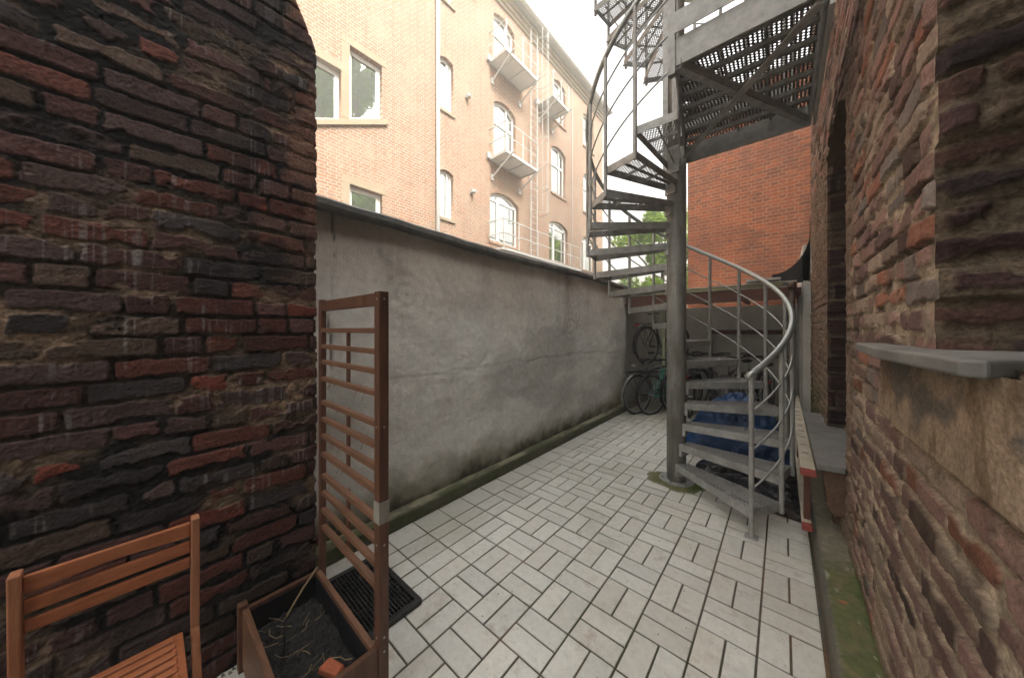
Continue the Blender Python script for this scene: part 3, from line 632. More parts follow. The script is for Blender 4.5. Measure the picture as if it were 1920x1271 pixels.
wins += [(8.2, 9.6, 1.2, 3.2, .2, 'casement'), (12., 13.4, 1.2, 3.2, .2, 'casement')]
stair = [[(3.235, 6.62), (4.053, 7.02), (4.053, 8.43), (3.235, 8.43)], [(2.0, 5.99), (3.036, 6.50), (3.036, 7.69), (2.0, 7.69)],
         [(3.24, 3.3), (4.06, 3.3), (4.06, 5.05), (3.24, 5.05)]]
holes = [arch_poly(*w[:5]) for w in wins]+stair
cu = bpy.data.curves.new('facade', 'CURVE'); cu.dimensions = '2D'; cu.fill_mode = 'BOTH'; cu.extrude = .09
for poly in [[(-6, 0), (17.45, 0), (17.45, 13.6), (-6, 13.6)]]+holes:
    sp = cu.splines.new('POLY'); sp.points.add(len(poly)-1)
    for p, q in zip(sp.points, poly): p.co = (q[0], q[1], 0, 1)
    sp.use_cyclic_u = True
co = bpy.data.objects.new('tmp', cu); C.objects.link(co)
dg = bpy.context.evaluated_depsgraph_get(); fm_ = bpy.data.meshes.new_from_object(co.evaluated_get(dg)); bpy.data.objects.remove(co)
fm_.transform(Matrix(((0, 0, 1, FX-.09), (1, 0, 0, 0), (0, 1, 0, 0), (0, 0, 0, 1))))
fm_.materials.clear(); fm_.materials.append(M['fac'])
fo = bpy.data.objects.new('facade_wall', fm_); C.objects.link(fo); wp(fo, ah)
wp(MB().box(FX-9, FX-.28, -6, 17.44, 0, 13.58).build('house_body', M['beige']), ah)
wp(MB().box(FX-.05, FX+.06, -6, 17.5, 13.60, 13.72).box(FX-.05, FX+.12, -6, 17.5, 13.722, 13.86).box(FX-.05, FX+.2, -6, 17.55, 13.862, 14.02).build('cornice', M['facstone']), ah)
wp(MB().prism([(FX-9, 14.05), (FX+.42, 14.05), (FX+.42, 14.18), (FX-4.4, 17.6), (FX-9, 17.6)], -6, 17.7, 'y').build('roof', M['zinc']), ah)
gu = MB()
wp(MB().tube([(FX+.44, -6, 14.14), (FX+.44, 17.7, 14.14)], .1, 10).build('gutter', M['galvw'], smooth=True), ah)
wp(MB().tube([(FX+.08, 5.77, 0), (FX+.08, 5.77, 14.05)], .06, 12).build('downpipe', M['galvw'], smooth=True), ah)
wp(MB().tube([(FX+.03, 13.9, 0), (FX+.03, 13.9, 13.6)], .012, 6).build('lightning_rod_cable', M['galvw'], smooth=True), ah)
def window(y0, y1, z0, z1, rise, typ):
    xf = FX-.13; o = arch_poly(y0, y1, z0, z1, rise); i = arch_poly(y0, y1, z0, z1, rise, inset=.085)
    mb = MB().ring(o, i, xf-.05, xf)
    w = y1-y0; x0, x1 = xf-.045, xf+.012
    if typ == 'cross':
        zt = z0+(z1-z0)*.62; mb.box(x0, x1, y0+.08, y1-.08, zt-.055, zt+.055)
        mb.box(x0, x1-.002, y0+w*.66-.035, y0+w*.66+.035, z0+.08, z1-.10)
    elif typ == 'casement':
        mb.box(x0, x1, y0+w*.33-.06, y0+w*.33+.06, z0+.08, z1-.14)
        mb.box(x0, x1-.003, y0+.08, y1-.08, z1-rise-.13, z1-rise-.05)
    else: mb.box(x0, x1, y1-.20, y1-.13, z0+.08, z1-.10)
    f = wp(mb.build('window', M['white']), ah)
    p = MB().prism(arch_poly(y0, y1, z0, z1, rise, inset=.04), xf-.035, xf-.028, 'x').build('pane', M['glass']); p.parent = f
    s = MB().box(FX-.12, FX+.06, y0-.05, y1+.05, z0-.09, z0-.004).build('sill', M['facstone'] if typ == 'narrow' else M['fac']); s.parent = f
    # net curtain behind part of the lower casements
for w in wins: window(*w)
def inset_poly(P, d):
    n = len(P); out = []; cx = sum(p[0] for p in P)/n; cy = sum(p[1] for p in P)/n
    for i in range(n):
        a = Vector(P[i-1]); b = Vector(P[i]); c_ = Vector(P[(i+1) % n])
        e1 = (b-a).normalized(); e2 = (c_-b).normalized(); n1 = Vector((-e1.y, e1.x)); n2 = Vector((-e2.y, e2.x))
        k = d/(1+n1.dot(n2)); out.append(tuple(b+(n1+n2)*k))
    return out
for P_ in stair:
    xf = FX-.14
    f = wp(MB().ring(P_, inset_poly(P_, .095), xf-.05, xf).build('window', M['white']), ah)
    p = MB().prism(inset_poly(P_, .05), xf-.035, xf-.028, 'x').build('pane', M['glass']); p.parent = f
st = MB()
for P_, tw in ((stair[0], .17), (stair[1], .17), (stair[2], .17)):
    y0, y1 = P_[0][0], P_[1][0]; zt = P_[3][1]
    st.box(FX-.12, FX+.012, y0-.18, y1+.10, zt+.002, zt+.19)
    st.box(FX-.12, FX+.010, y0-.182, y0-.002, P_[0][1], zt)
st.prism([(2.0, 5.985), (4.18, 7.075), (4.18, 6.93), (2.0, 5.86)], FX-.12, FX+.07, 'x')
wp(st.build('stone_surround', M['facstone'], bevel=.004), ah)
for y, z in ((6.95, 9.25), (7.15, 6.15), (7.25, 12.9)):
    wp(MB().box(FX, FX+.16, y-.04, y+.10, z-.05, z+.05).tube([(FX+.15, y+.03, z), (FX+.26, y+.03, z-.06)], .04, 8).build('wall_vent', M['galvw']), ah)
wp(MB().tube([(FX-.9, 9+.0, 15.0), (FX-.9, 17.5, 15.0)], .02, 6).tube([(FX-.9, 9, 15.35), (FX-.9, 17.5, 15.35)], .02, 6)
   .tube([(FX-.9, 10, 14.4), (FX-.9, 10, 15.5)], .02, 6).tube([(FX-.9, 12.5, 14.4), (FX-.9, 12.5, 15.5)], .02, 6).tube([(FX-.9, 15, 14.4), (FX-.9, 15, 15.5)], .02, 6).build('roof_railing', M['galvw']), ah)

# fire escape: landings, railings, caged ladder
fe = empty('fire_escape', (FX, 10, 0), 'pale steel fire escape with landings and caged ladder on the brick facade', 'fire escape')
def landing(y0, y1, z, xo=-7.18, xt=None):
    mb = MB(); x0 = FX+.01
    for a, b in (((x0, y0, z), (xo, y0, z)), ((x0, y1, z), (xo, y1, z)), ((xo, y0, z), (xo, y1, z)), ((x0, y0, z), (x0, y1, z))): mb.bar(a, b, .05, .09)
    k = y0+.42
    while k < y1-.2: mb.bar((x0, k, z-.01), (xo, k, z-.01), .035, .06); k += .62
    for yb in (y0+.12, y1-.12): mb.bar((x0, yb, z-.62), (xo+.25, yb, z-.03), .04, .04); mb.box(x0, x0+.05, yb-.06, yb+.06, z-.72, z-.52)
    mb.box(x0, x0+.1, y0-.16, y0-.02, z-.02, z+.16)
    o = wp(mb.build('landing', M['galvw']), fe)
    s = MB().box(x0+.03, xo-.03, y0+.03, y1-.03, z+.0, z+.012).build('floor_grating', M['white']); s.parent = o
    r = MB()
    for hh in (.55, 1.05): r.tube([(x0, y0, z+hh), (xo, y0, z+hh), (xo, y1, z+hh)], .02, 6)
    for yb in (y0, (y0+y1)/2, y1): r.bar((xo, yb, z), (xo, yb, z+1.05), .035, .035)
    r = r.build('railing', M['galvw']); r.parent = o
landing(8.05, 9.86, 11.1); landing(8.05, 9.86, 7.62); landing(10.95, 12.2, 11.15)
r = MB(); z = 4.32; r.box(FX+.02, -7.2, 7.9, 13.4, z-.08, z)
for hh in (.5, .98): r.tube([(FX+.05, 7.95, z+hh), (-7.2, 7.95, z+hh), (-7.2, 13.3, z+hh)], .022, 6)
for y in (7.95, 8.75, 9.9, 10.9, 11.6, 12.4, 13.3): r.bar((-7.2, y, z), (-7.2, y, z+.98), .035, .035)
wp(r.build('walkway', M['galvw']), fe)
ld = MB(); xl = -7.82
for y in (10.28, 10.72): ld.tube([(xl, y, 4.3), (xl, y, 13.9)], .022, 6)
zr = 4.5
while zr < 13.8: ld.tube([(xl, 10.28, zr), (xl, 10.72, zr)], .012, 5, cap=False); zr += .28
for zr in (6.2, 7.2, 8.2, 9.2, 10.2, 11.2, 12.2, 13.2):
    ld.tube([(xl+.36*(1-math.cos(R(a)))/1*1.0, 10.5-.24*math.cos(R(a/2))*(1+.35*math.sin(R(a/2))), zr) for a in range(0, 361, 30)], .012, 5, cap=False)
for a in (120, 180, 240): ld.tube([(xl+.36*(1-math.cos(R(a))), 10.5-.24*math.cos(R(a/2))*(1+.35*math.sin(R(a/2))), q) for q in (6.2, 13.6)], .010, 5)
wp(ld.build('caged_ladder', M['galvw']), fe)

# low beige garage far back between the houses
gg = empty('garage', (-4, 13, 0), 'low beige flat roofed garage seen between the houses', 'garage')
wp(MB().box(-7.2, -1.95, 14.3, 18, 0, 2.95).build('wall', M['beige']), gg)
wp(MB().box(-7.3, -1.9, 14.2, 18.1, 2.955, 3.12).build('roof', M['roofs']), gg)
wp(MB().box(-5.9, -4.9, 14.26, 14.298, 0, 2.5).build('door', M['white']), gg)

# ---------------- trees
def tree(name, x, y, h, r, label, leaf, n, ls, seed, zc=None, branch=9, squash=.8):
    rnd = random.Random(seed)
    root = empty(name, (x, y, 0), label, 'tree')
    tk = MB(); tk.tube([(0, 0, -.1), (.1, .05, h*.25), (.0, .15, h*.5), (.15, .1, h*.8)], [.22*h/8, .17*h/8, .12*h/8, .03], 10)
    cl = []
    for i in range(branch*3):
        a = rnd.uniform(0, 6.28); zz = h*rnd.uniform(.38, .95); rr = r*rnd.uniform(.35, 1)*math.sqrt(max(.05, 1-((zz-h*.62)/(h*.42))**2))
        p = Vector((math.cos(a)*rr, math.sin(a)*rr, zz)); cl.append((p, rnd.uniform(.16, .3)*r))
        if i < branch:
            b = Vector((.05, .1, zz*.62)); md = (b+p)/2+Vector((0, 0, .15)); tk.tube([b, md, p], [.07*h/8, .045*h/8, .015], 6)
    tk.build('trunk', M['trunk'], root, smooth=True)
    V_ = []; F_ = []
    for i in range(n):
        c_, s_ = cl[rnd.randrange(len(cl))]
        d = Vector((rnd.gauss(0, 1), rnd.gauss(0, 1), rnd.gauss(0, squash))); d = d.normalized()*s_*rnd.random()**.45
        p = c_+d; u = Vector((rnd.uniform(-1, 1), rnd.uniform(-1, 1), rnd.uniform(-.6, .6))).normalized(); w = u.orthogonal().normalized()
        w = (Matrix.Rotation(rnd.uniform(0, 6.28), 3, u) @ w); s = ls*rnd.uniform(.6, 1.3); b = len(V_)
        V_ += [tuple(p-u*s), tuple(p+w*s*.42), tuple(p+u*s), tuple(p-w*s*.42)]; F_.append((b, b+1, b+2, b+3))
    me = bpy.data.meshes.new('crown'); me.from_pydata(V_, [], F_); me.materials.append(leaf)
    o = bpy.data.objects.new('crown', me); C.objects.link(o); o.parent = root
    return root
tree('leafy_tree', -4.8, 17.5, 7.6, 2.6, 'bright green leafy tree behind the spiral staircase treads', M['leaf'], 9000, .13, 5)
tree('leafy_tree', -2.9, 20.5, 7.0, 2.2, 'yellow green tree partly hidden by the steel column', M['leaf'], 5000, .13, 9)
tree('tall_tree', 9.5, 11, 26, 6.5, 'tall green tree standing behind the old brick house', M['leafd'], 22000, .30, 12)
tree('tall_tree', 8.6, 4.2, 16, 4.2, 'second tall tree over the roof of the old brick house', M['leafd'], 8000, .30, 15)

# ============================================================ SPIRAL STAIRCASE
SX, SY = -.804, 3.448
stc = empty('spiral_staircase', (SX, SY, 0), 'galvanised steel spiral staircase with perforated treads and curved handrail', 'staircase')
col_ = MB().tube([(0, 0, 0), (0, 0, 3.28)], .087, 32).build('column', M['galvd'], stc, smooth=False)
for p in col_.data.polygons: p.use_smooth = len(p.vertices) == 4
cu2 = MB().tube([(0, 0, 3.3), (0, 0, 7.6)], .072, 28).build('upper_column', M['galvd'], stc)
for p in cu2.data.polygons: p.use_smooth = len(p.vertices) == 4
fp = MB().tube([(0, 0, .0), (0, 0, .014)], .155, 36)
for k in range(6):
    a = R(60*k+20); fp.tube([(.128*math.cos(a), .128*math.sin(a), .0142), (.128*math.cos(a), .128*math.sin(a), .028)], .011, 6)
fp.build('base_flange', M['galv'], stc)
ST, RI, RO, A1 = 20.4, .197, .865, -43.
def tread_meshes():
    w = R(ST); ro = RO-.012
    fi, fo = Vector((.075, -.052)), Vector((ro*math.cos(-.0), -.004))
    bi, bo = Vector((.062, .060)), Vector((ro*math.cos(w), ro*math.sin(w)+.002))
    fr = MB(); H = .066
    def flat(a, b): fr.bar((a.x, a.y, -H/2), (b.x, b.y, -H/2), .006, H)
    flat(fi, fo); flat(bi, bo); flat(fo, bo); flat(fi, bi)
    mi, mo = (fi+bi)/2, (fo+bo)/2; fr.bar((mi.x, mi.y, -.02), (mo.x, mo.y, -.02), .005, .03)
    for t in (.38, .68):
        a = fi.lerp(fo, t); b = bi.lerp(bo, t); fr.bar((a.x, a.y, -.018), (b.x, b.y, -.018), .005, .028)
    fr.box(.05, .092, -.055, .062, -.12, .0)
    for q in (fo, bo): fr.tube([(q.x, q.y, -.05), (q.x*1.02, q.y*1.02, -.05)], .009, 6)
    gr = MB().add([(fi.x, fi.y, .001), (fo.x, fo.y, .001), (bo.x, bo.y, .001), (bi.x, bi.y, .001)], [(0, 1, 2, 3)])
    return fr, gr
fr, gr = tread_meshes()
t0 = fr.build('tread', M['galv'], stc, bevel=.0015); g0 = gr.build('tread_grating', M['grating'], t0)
def put_tread(z, a, first=False):
    if first: o = t0
    else:
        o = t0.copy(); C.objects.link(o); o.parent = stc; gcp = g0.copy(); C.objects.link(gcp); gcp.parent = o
    o.location = (0, 0, z); o.rotation_euler = (0, 0, R(a))
for n in range(1, 17): put_tread(RI*n, A1+ST*(n-1), n == 1)
UA, UZ, US = 0., 3.30, 18.
for k in range(1, 19): put_tread(UZ+RI*k, UA+US*(k-1))
def railz(a): return 1.18+RI*(a-A1)/ST
def pol(a, r, z): return (r*math.cos(R(a)), r*math.sin(R(a)), z)
pm = None
for n in range(1, 18):
    a = A1+ST*(n-1); zb = .0 if n == 1 else RI*(n-1)-.075
    p = MB().tube([pol(a, RO, zb), pol(a, RO, railz(a)-.01)], .0165, 14)
    if n == 1: p.box(RO*math.cos(R(a))-.04, RO*math.cos(R(a))+.04, RO*math.sin(R(a))-.035, RO*math.sin(R(a))+.035, 0, .008)
    p.build('baluster', M['galv'], stc, smooth=False)
for k in range(1, 20):
    a = UA+US*(k-1); MB().tube([pol(a, RO, UZ+RI*(k-1)-.075), pol(a, RO, UZ+RI*k+.98)], .0165, 10).build('baluster', M['galv'], stc)
def helix(a0, a1, f, r, step=4):
    n = int((a1-a0)/step); return [pol(a0+(a1-a0)*i/n, r, f(a0+(a1-a0)*i/n)) for i in range(n+1)]
aE = A1+ST*16
MB().tube(helix(A1-2.5, aE, railz, RO), .0215, 14).build('handrail', M['railsteel'], stc, smooth=True)
for d in (.275, .555, .835): MB().tube(helix(A1, aE, lambda a: railz(a)-d, RO), .0075, 8).build('guard_rail', M['railsteel'], stc, smooth=True)
up = lambda a: UZ+RI*((a-UA)/US+1)+.98
MB().tube(helix(UA, UA+US*18, up, RO), .0215, 10).build('handrail', M['railsteel'], stc, smooth=True)
for d in (.275, .555, .835): MB().tube(helix(UA, UA+US*18, lambda a: up(a)-d, RO), .0075, 6).build('guard_rail', M['railsteel'], stc, smooth=True)
# landing between the two flights (relative to the column)
def L(x, y): return (x-SX, y-SY)
A_, B_, C_, D_ = L(-.51, 2.17), L(.165, 2.17), L(.165, 3.46), L(-.72, 3.46)
lf = MB(); zt, zb = 3.30, 3.13
for a, b in ((B_, C_), (C_, D_), (D_, A_)): lf.bar((*a, (zt+zb)/2), (*b, (zt+zb)/2), .012, zt-zb)
lf.bar((*A_, 3.235), (*B_, 3.235), .012, .17)
lf.bar((A_[0], A_[1]-.03, 3.40), (B_[0], B_[1]-.03, 3.40), .006, .13)
lf = lf.build('landing', M['galv'], stc)
ribs = MB()
for k in range(1, 8):
    y = A_[1]+(C_[1]-A_[1])*k/8; xl_ = A_[0]+(D_[0]-A_[0])*k/8; ribs.bar((xl_, y, zt-.035), (B_[0], y, zt-.035), .028, .028)
for x in (L(-.3, 0)[0], L(-.08, 0)[0], L(.08, 0)[0]): ribs.bar((x, A_[1], zt-.016), (x, C_[1], zt-.016), .012, .018)
ribs.build('joist', M['galvd'], lf)
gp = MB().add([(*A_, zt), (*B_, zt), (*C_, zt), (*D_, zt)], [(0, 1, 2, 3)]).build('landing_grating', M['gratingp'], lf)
br_ = MB()
br_.bar((A_[0]+.01, A_[1]+.01, 3.14), (C_[0]-.02, C_[1]-.03, 3.14), .045, .012).bar((A_[0]+.03, A_[1]-.01, 3.16), (C_[0], C_[1]-.05, 3.16), .006, .04)
br_.bar((D_[0]+.02, D_[1]-.15, 3.125), (B_[0]-.02, B_[1]+.02, 3.125), .045, .012).bar((D_[0]+.04, D_[1]-.15, 3.145), (B_[0], B_[1]+.02, 3.145), .006, .04)
br_.build('cross_brace', M['galv'], lf)
MB().box(B_[0]+.01, B_[0]+.03, B_[1], C_[1]-.1, 3.08, 3.34).build('wall_bracket', M['zinc'], lf)
MB().bar((A_[0]-.02, A_[1], 3.1), (A_[0]-.02, A_[1], 4.4), .04, .04).build('landing_post', M['galv'], lf)
MB().bar((.0, -.09, 3.35), (.0, -.09, 5.5), .03, .03).build('landing_post', M['galv'], lf)
MB().bar((-.09, -.03, 3.0), (-.09, -.03, 5.5), .03, .05).build('landing_post', M['galv'], lf)
# black pond liner on the ground and blue tarpaulin heap under the stairs
t_, s_ = np.meshgrid(np.linspace(0, 1, 140), np.linspace(0, 1, 140), indexing='ij')
X = -.70+.86*s_+.03*np.sin(t_*9); Y = 3.50-.22*s_+t_*(1.0+.2*s_)+(fbm(s_*5, t_*0, 3)-.5)*.06
ed = np.minimum(np.minimum(s_, 1-s_), np.minimum(t_, 1-t_))
Z = .006+.03*fbm(X*9, Y*9, 7)*sstep(0, .1, ed)+.05*sstep(.55, .8, fbm(X*4, Y*4, 8))*sstep(0, .2, ed)
o = grid_mesh('black_sheet', np.stack([X, Y, Z], -1), np.ones(X.shape+(3,))*.02, M['bagblack'], flip=True)
tag(o, 'crumpled black plastic sheet on the paving beneath the lowest steps', 'plastic sheet')
X = -.98+1.10*s_; Y = 4.35+.85*t_
prof_ = np.minimum(1, np.minimum(s_, 1-s_)*4.2)**.6*np.minimum(1, np.minimum(t_, 1-t_)*4.5)**.6
Z = .01+prof_*(.40+.20*fbm(X*2.4, Y*2, 13)+.10*np.abs(fbm(X*6, Y*5, 14)-.5)+.13*np.exp(-((X+.45)/.22)**2))
Z -= (.09*np.abs(fbm(X*5+Y*2, Y*3-X, 15)-.5)**.5+.05*np.abs(fbm(X*13-Y*5, Y*8+X*4, 16)-.5)**.5)*prof_
o = grid_mesh('tarpaulin', np.stack([X+(fbm(Z*9, Y*7, 5)-.5)*.07, Y+(fbm(X*8, Z*8, 6)-.5)*.08, Z], -1), np.ones(X.shape+(3,))*.1, M['tarp'], flip=True)
tag(o, 'crumpled blue tarpaulin heaped over stored things behind the stairs', 'tarpaulin')

# ============================================================ BICYCLES
def make_bike(frame, label, group='bicycles parked in the shed', rack=True, fender='bikeblk', basket=False, second=None, light=True, yaw=0, loc=(0, 0, 0), drop=False):
    root = empty('bicycle', loc, label, 'bicycle', group, rz=yaw)
    r = .34; wb = 1.04
    for nm, y in (('rear', 0), ('front', wb)):
        ty = MB().tube([(0, y+r*math.cos(R(a)), r+r*math.sin(R(a))) for a in range(0, 360, 12)], .019, 8, closed=True).build('wheel', M['tyre'], root, smooth=True)
        rm = MB().tube([(0, y+(r-.03)*math.cos(R(a)), r+(r-.03)*math.sin(R(a))) for a in range(0, 360, 15)], .010, 6, closed=True).build('rim', M['chrome'], ty, smooth=True)
        sp_ = MB()
        for k in range(20):
            a = R(18*k); sp_.tube([((-1)**k*.02, y+.015*math.cos(a+1.2), r+.015*math.sin(a+1.2)), (0, y+(r-.03)*math.cos(a), r+(r-.03)*math.sin(a))], .0016, 3, cap=False)
        sp_.tube([(-.05, y, r), (.05, y, r)], .018, 8).build('spokes', M['chrome'], ty)
    bb = (0, .43, .29); st_ = (0, .24, .80); ht = (0, .83, .82); hb_ = (0, .87, .66); ra = (0, 0, r); fa = (0, wb, r)
    f = MB(); f.tube([bb, st_], .016, 8); f.tube([(0, .27, .74), ht], .017, 8); f.tube([ht, hb_], .02, 8)
    f.tube([(0, .70, .80), (0, .84, .80)], .018, 8)
    for s in (-.055, .055): f.tube([(s*.4, .27, .74), (s, 0, r)], .009, 6); f.tube([(s*.5, .43, .29), (s, 0, r)], .010, 6); f.tube([(s*.6, .87, .66), (s, wb, r)], .012, 6)
    f.build('frame', M[frame], root, smooth=True)
    MB().tube([hb_, bb], .022, 10).build('down_tube', M[second or frame], root, smooth=True)
    f = MB().tube([(-.09, .43, .29), (.09, .43, .29)], .012, 8).tube([(.06, .43, .29), (.06, .52, .15)], .009, 6).tube([(-.06, .43, .29), (-.06, .34, .43)], .009, 6)
    f.tube([(.045, .43+.09*math.cos(R(a)), .29+.09*math.sin(R(a))) for a in range(0, 360, 20)], .006, 5, closed=True).box(.04, .12, .48, .58, .135, .155).box(-.12, -.04, .29, .39, .42, .44)
    f.build('crankset', M['chrome'], root)
    sd_ = MB().tube([(0, .10, .955), (0, .18, .965), (0, .30, .955), (0, .40, .945)], [.075, .07, .035, .018], 10)
    for i, v in enumerate(sd_.v): sd_.v[i] = (v[0], v[1], .955+(v[2]-.955)*.42)
    sd_.build('saddle', M['bikeblk'], root, smooth=True)
    MB().tube([st_, (0, .22, .94)], .013, 8).build('seat_post', M['chrome'], root, smooth=True); MB().tube([ht, (0, .80, .96)], .014, 8).build('stem', M['chrome'], root, smooth=True)
    hbp = [(-.30, .70, 1.04), (-.2, .76, 1.05), (-.05, .84, 1.0), (.05, .84, 1.0), (.2, .76, 1.05), (.30, .70, 1.04)]
    MB().tube(hbp, .012, 8).build('handlebar', M['bikeblk'], root, smooth=True)
    MB().tube([(-.31, .66, 1.04), (-.26, .73, 1.045)], .018, 8).tube([(.31, .66, 1.04), (.26, .73, 1.045)], .018, 8).tube([(-.2, .80, 1.04), (-.27, .84, .98)], .006, 5).tube([(.2, .80, 1.04), (.27, .84, .98)], .006, 5).build('grip', M['tyre'], root)
    for y, a0, a1 in ((0, 60, 215), (wb, 20, 170)):
        fm2 = MB(); pts = [(y+(r+.035)*math.cos(R(a)), r+(r+.035)*math.sin(R(a))) for a in range(a0, a1, 12)]
        for q in range(len(pts)-1):
            (ya, za), (yb, zb2) = pts[q], pts[q+1]
            fm2.add([(-.028, ya, za), (.028, ya, za), (.028, yb, zb2), (-.028, yb, zb2), (0, ya, za+.012), (0, yb, zb2+.012)], [(0, 1, 2, 3), (0, 4, 5, 3), (1, 2, 5, 4)])
        fm2.build('mudguard', M[fender], root)
    if rack:
        rk = MB()
        for s in (-.06, -.02, .02, .06): rk.tube([(s, -.28, .745), (s, .15, .755)], .006, 5)
        for y in (-.28, -.1, .12): rk.tube([(-.065, y, .748), (.065, y, .748)], .006, 5)
        for s in (-.07, .07): rk.tube([(s, -.2, .745), (s, 0, r+.02)], .005, 5); rk.tube([(s, .05, .75), (s, 0, r+.02)], .005, 5)
        rk.build('luggage_rack', M['bikeblk'], root)
    if light: MB().box(-.032, .032, -.295, -.27, .71, .745).build('tail_light', M['redlens'], root, bevel=.006)
    if basket:
        bk = MB()
        for zz_ in (.78, .85, .92, .99): bk.tube([(-.16, -.26, zz_), (.16, -.26, zz_), (.18, .10, zz_), (-.18, .10, zz_)], .006, 4, closed=True)
        for i in range(12):
            a = i/11; bk.tube([(-.15+.3*a, -.25, .77), (-.16+.32*a, -.26, 1.0)], .004, 4); bk.tube([(-.16+.32*a, .09, .77), (-.18+.36*a, .10, 1.0)], .004, 4)
        bk.box(-.15, .15, -.25, .09, .765, .772); bk.build('basket', M['bikeblk'], root)
    return root
hd = -R(22)
make_bike('purple', 'dark plum bicycle with pale rear mudguard beside the grey wall', fender='chrome', light=False, yaw=hd, loc=(-1.97, 5.72, 0))
make_bike('teal', 'teal and orange framed bicycle leaning next to the steel column', second='orange', fender='tyre', light=False, yaw=hd-R(2), loc=(-1.76, 5.84, 0))
b3 = make_bike('bikeblk', 'black bicycle with red tail light on the upper tier of the rack', group='bicycles parked in the shed', yaw=hd+R(4), loc=(-1.93, 6.12, .86))
make_bike('bikeblk', 'black bicycle with rear basket nearest to the column on its right', yaw=R(4), loc=(-1.22, 6.15, 0), basket=True)
make_bike('purple', 'dark bicycle with red tail light between the column and the blue tarpaulin', yaw=-R(6), loc=(-.70, 6.05, 0))
make_bike('bikeblk', 'black bicycle with upright handlebar seen behind the spiral handrail', yaw=-R(12), loc=(-.50, 6.7, 0), light=False, fender='tyre')
make_bike('bikeblk', 'black bicycle with wide red light parked by the rain pipe', yaw=R(3), loc=(-.17, 6.25, 0))
make_bike('bikeblk', 'black bicycle standing behind the two bicycles at the grey wall', yaw=hd+R(6), loc=(-1.55, 6.35, 0), light=False)
make_bike('bikeblk', 'dark bicycle wedged behind the one with the basket', yaw=R(10), loc=(-.95, 6.55, 0), light=False, fender='tyre')
rk = empty('bicycle_rack', (-1.9, 6.4, 0), 'two tier steel bicycle rack carrying the upper black bicycle', 'bicycle rack')
def rot(x, y, a, o): return (o[0]+x*math.cos(a)-y*math.sin(a), o[1]+x*math.sin(a)+y*math.cos(a))
o_ = (-1.93, 6.12); tr_ = MB()
p0 = rot(0, -.4, hd+R(4), o_); p1 = rot(0, 1.4, hd+R(4), o_)
tr_.bar((*p0, .845), (*p1, .845), .09, .02).bar((*rot(.05, -.4, hd, o_), .86), (*rot(.05, 1.4, hd, o_), .86), .008, .04)
wp(tr_.build('upper_tray', M['galv']), rk)
pp = rot(.10, .35, hd, o_); wp(MB().bar((*pp, 0), (*pp, 1.95), .05, .05).bar((*rot(-.1, 1.3, hd, o_), 0), (*rot(-.1, 1.3, hd, o_), .9), .05, .05).build('rack_post', M['lichen']), rk)

# ============================================================ BARRIER BOARDS
bb_ = empty('barrier_boards', (.13, 4.5, 0), 'weathered white barrier of two long boards with red painted ends along the wall', 'barrier')
def board(z0, z1, x0, x1, y0):
    o = wp(MB().box(x0, x1, y0+.06, 6.05, z0, z1).build('board', M['barrier'], bevel=.006), bb_)
    e = MB().box(x0-.001, x1+.001, y0, y0+.058, z0-.001, z1+.001).build('red_end', M['redpaint'], bevel=.006); e.parent = o
    e.location = -Vector(bb_.location)*0
    return o
board(.525, .56, .092, .170, 2.87); board(.145, .18, .100, .152, 2.90)
hk = MB()
for k in range(12):
    y = 3.28+k*.23; hk.box(.112, .150, y, y+.006, .5605, .5635)
wp(hk.build('dark_clip', M['rustwood']), bb_)
for y in (3.0, 4.4, 5.7): wp(MB().box(.112, .146, y, y+.06, .182, .523).build('post', M['rustwood']), bb_)

# ============================================================ PLANTER WITH TRELLIS
pl = empty('planter_box', (-1.5, .43, 0), 'brown wooden planter box with a tall trellis and black soil', 'planter')
x0, x1, y0, y1, zr = -1.815, -1.185, .275, .585, .272
def q(o): return wp(o, pl)
q(MB().box(x0+.02, x1-.02, y0, y0+.022, .02, zr).build('side_panel', M['wood_trh'], bevel=.002))
q(MB().box(x0+.02, x1-.02, y1-.022, y1, .02, zr).build('side_panel', M['wood_trh'], bevel=.002))
q(MB().box(x0, x0+.022, y0, y1, .02, zr-.004).build('end_panel', M['wood_tr'], bevel=.002))
q(MB().box(x1-.022, x1, y0+.001, y1-.001, .02, zr-.003).build('end_panel', M['wood_tr'], bevel=.002))
q(MB().box(x0-.012, x0+.024, y0-.014, y0+.020, 0, zr+.02).build('corner_post', M['wood_tr'], bevel=.003))
q(MB().box(x1-.024, x1+.012, y0-.014, y0+.020, 0, zr+.02).build('corner_post', M['wood_tr'], bevel=.003))
q(MB().box(x0+.0222, x1-.0222, y0+.0222, y0+.0262, .03, zr-.02).box(x0+.0222, x1-.0222, y1-.0262, y1-.0222, .03, zr-.02).box(x0+.0222, x0+.0262, y0+.0263, y1-.0263, .03, zr-.02).box(x1-.0262, x1-.0222, y0+.0263, y1-.0263, .03, zr-.02).build('liner', M['liner']))
a_, b_ = np.meshgrid(np.linspace(0, 1, 220), np.linspace(0, 1, 120), indexing='ij')
X = x0+.027+(x1-x0-.054)*a_; Y = y0+.027+(y1-y0-.054)*b_
Z = .115+.035*fbm(X*9, Y*9, 3)+.040*fbm(X*45, Y*45, 4)
q(grid_mesh('soil', np.stack([X, Y, Z], -1), np.ones(X.shape+(3,))*.02, M['soil']))
tr = q(MB().box(-1.835, -1.800, .585, .612, 0, 1.655).build('trellis', M['wood_tr'], bevel=.003)); tr['label'] = 'tall open trellis of horizontal laths'
def sub(mb, name, mat, **k):
    o = mb.build(name, mat, **k); o.parent = tr; o.location = -(Vector(pl.location)) if False else Vector((0, 0, 0)); return o
sub(MB().box(-1.222, -1.180, .586, .626, 0, 1.65), 'post', M['wood_tr'], bevel=.003)
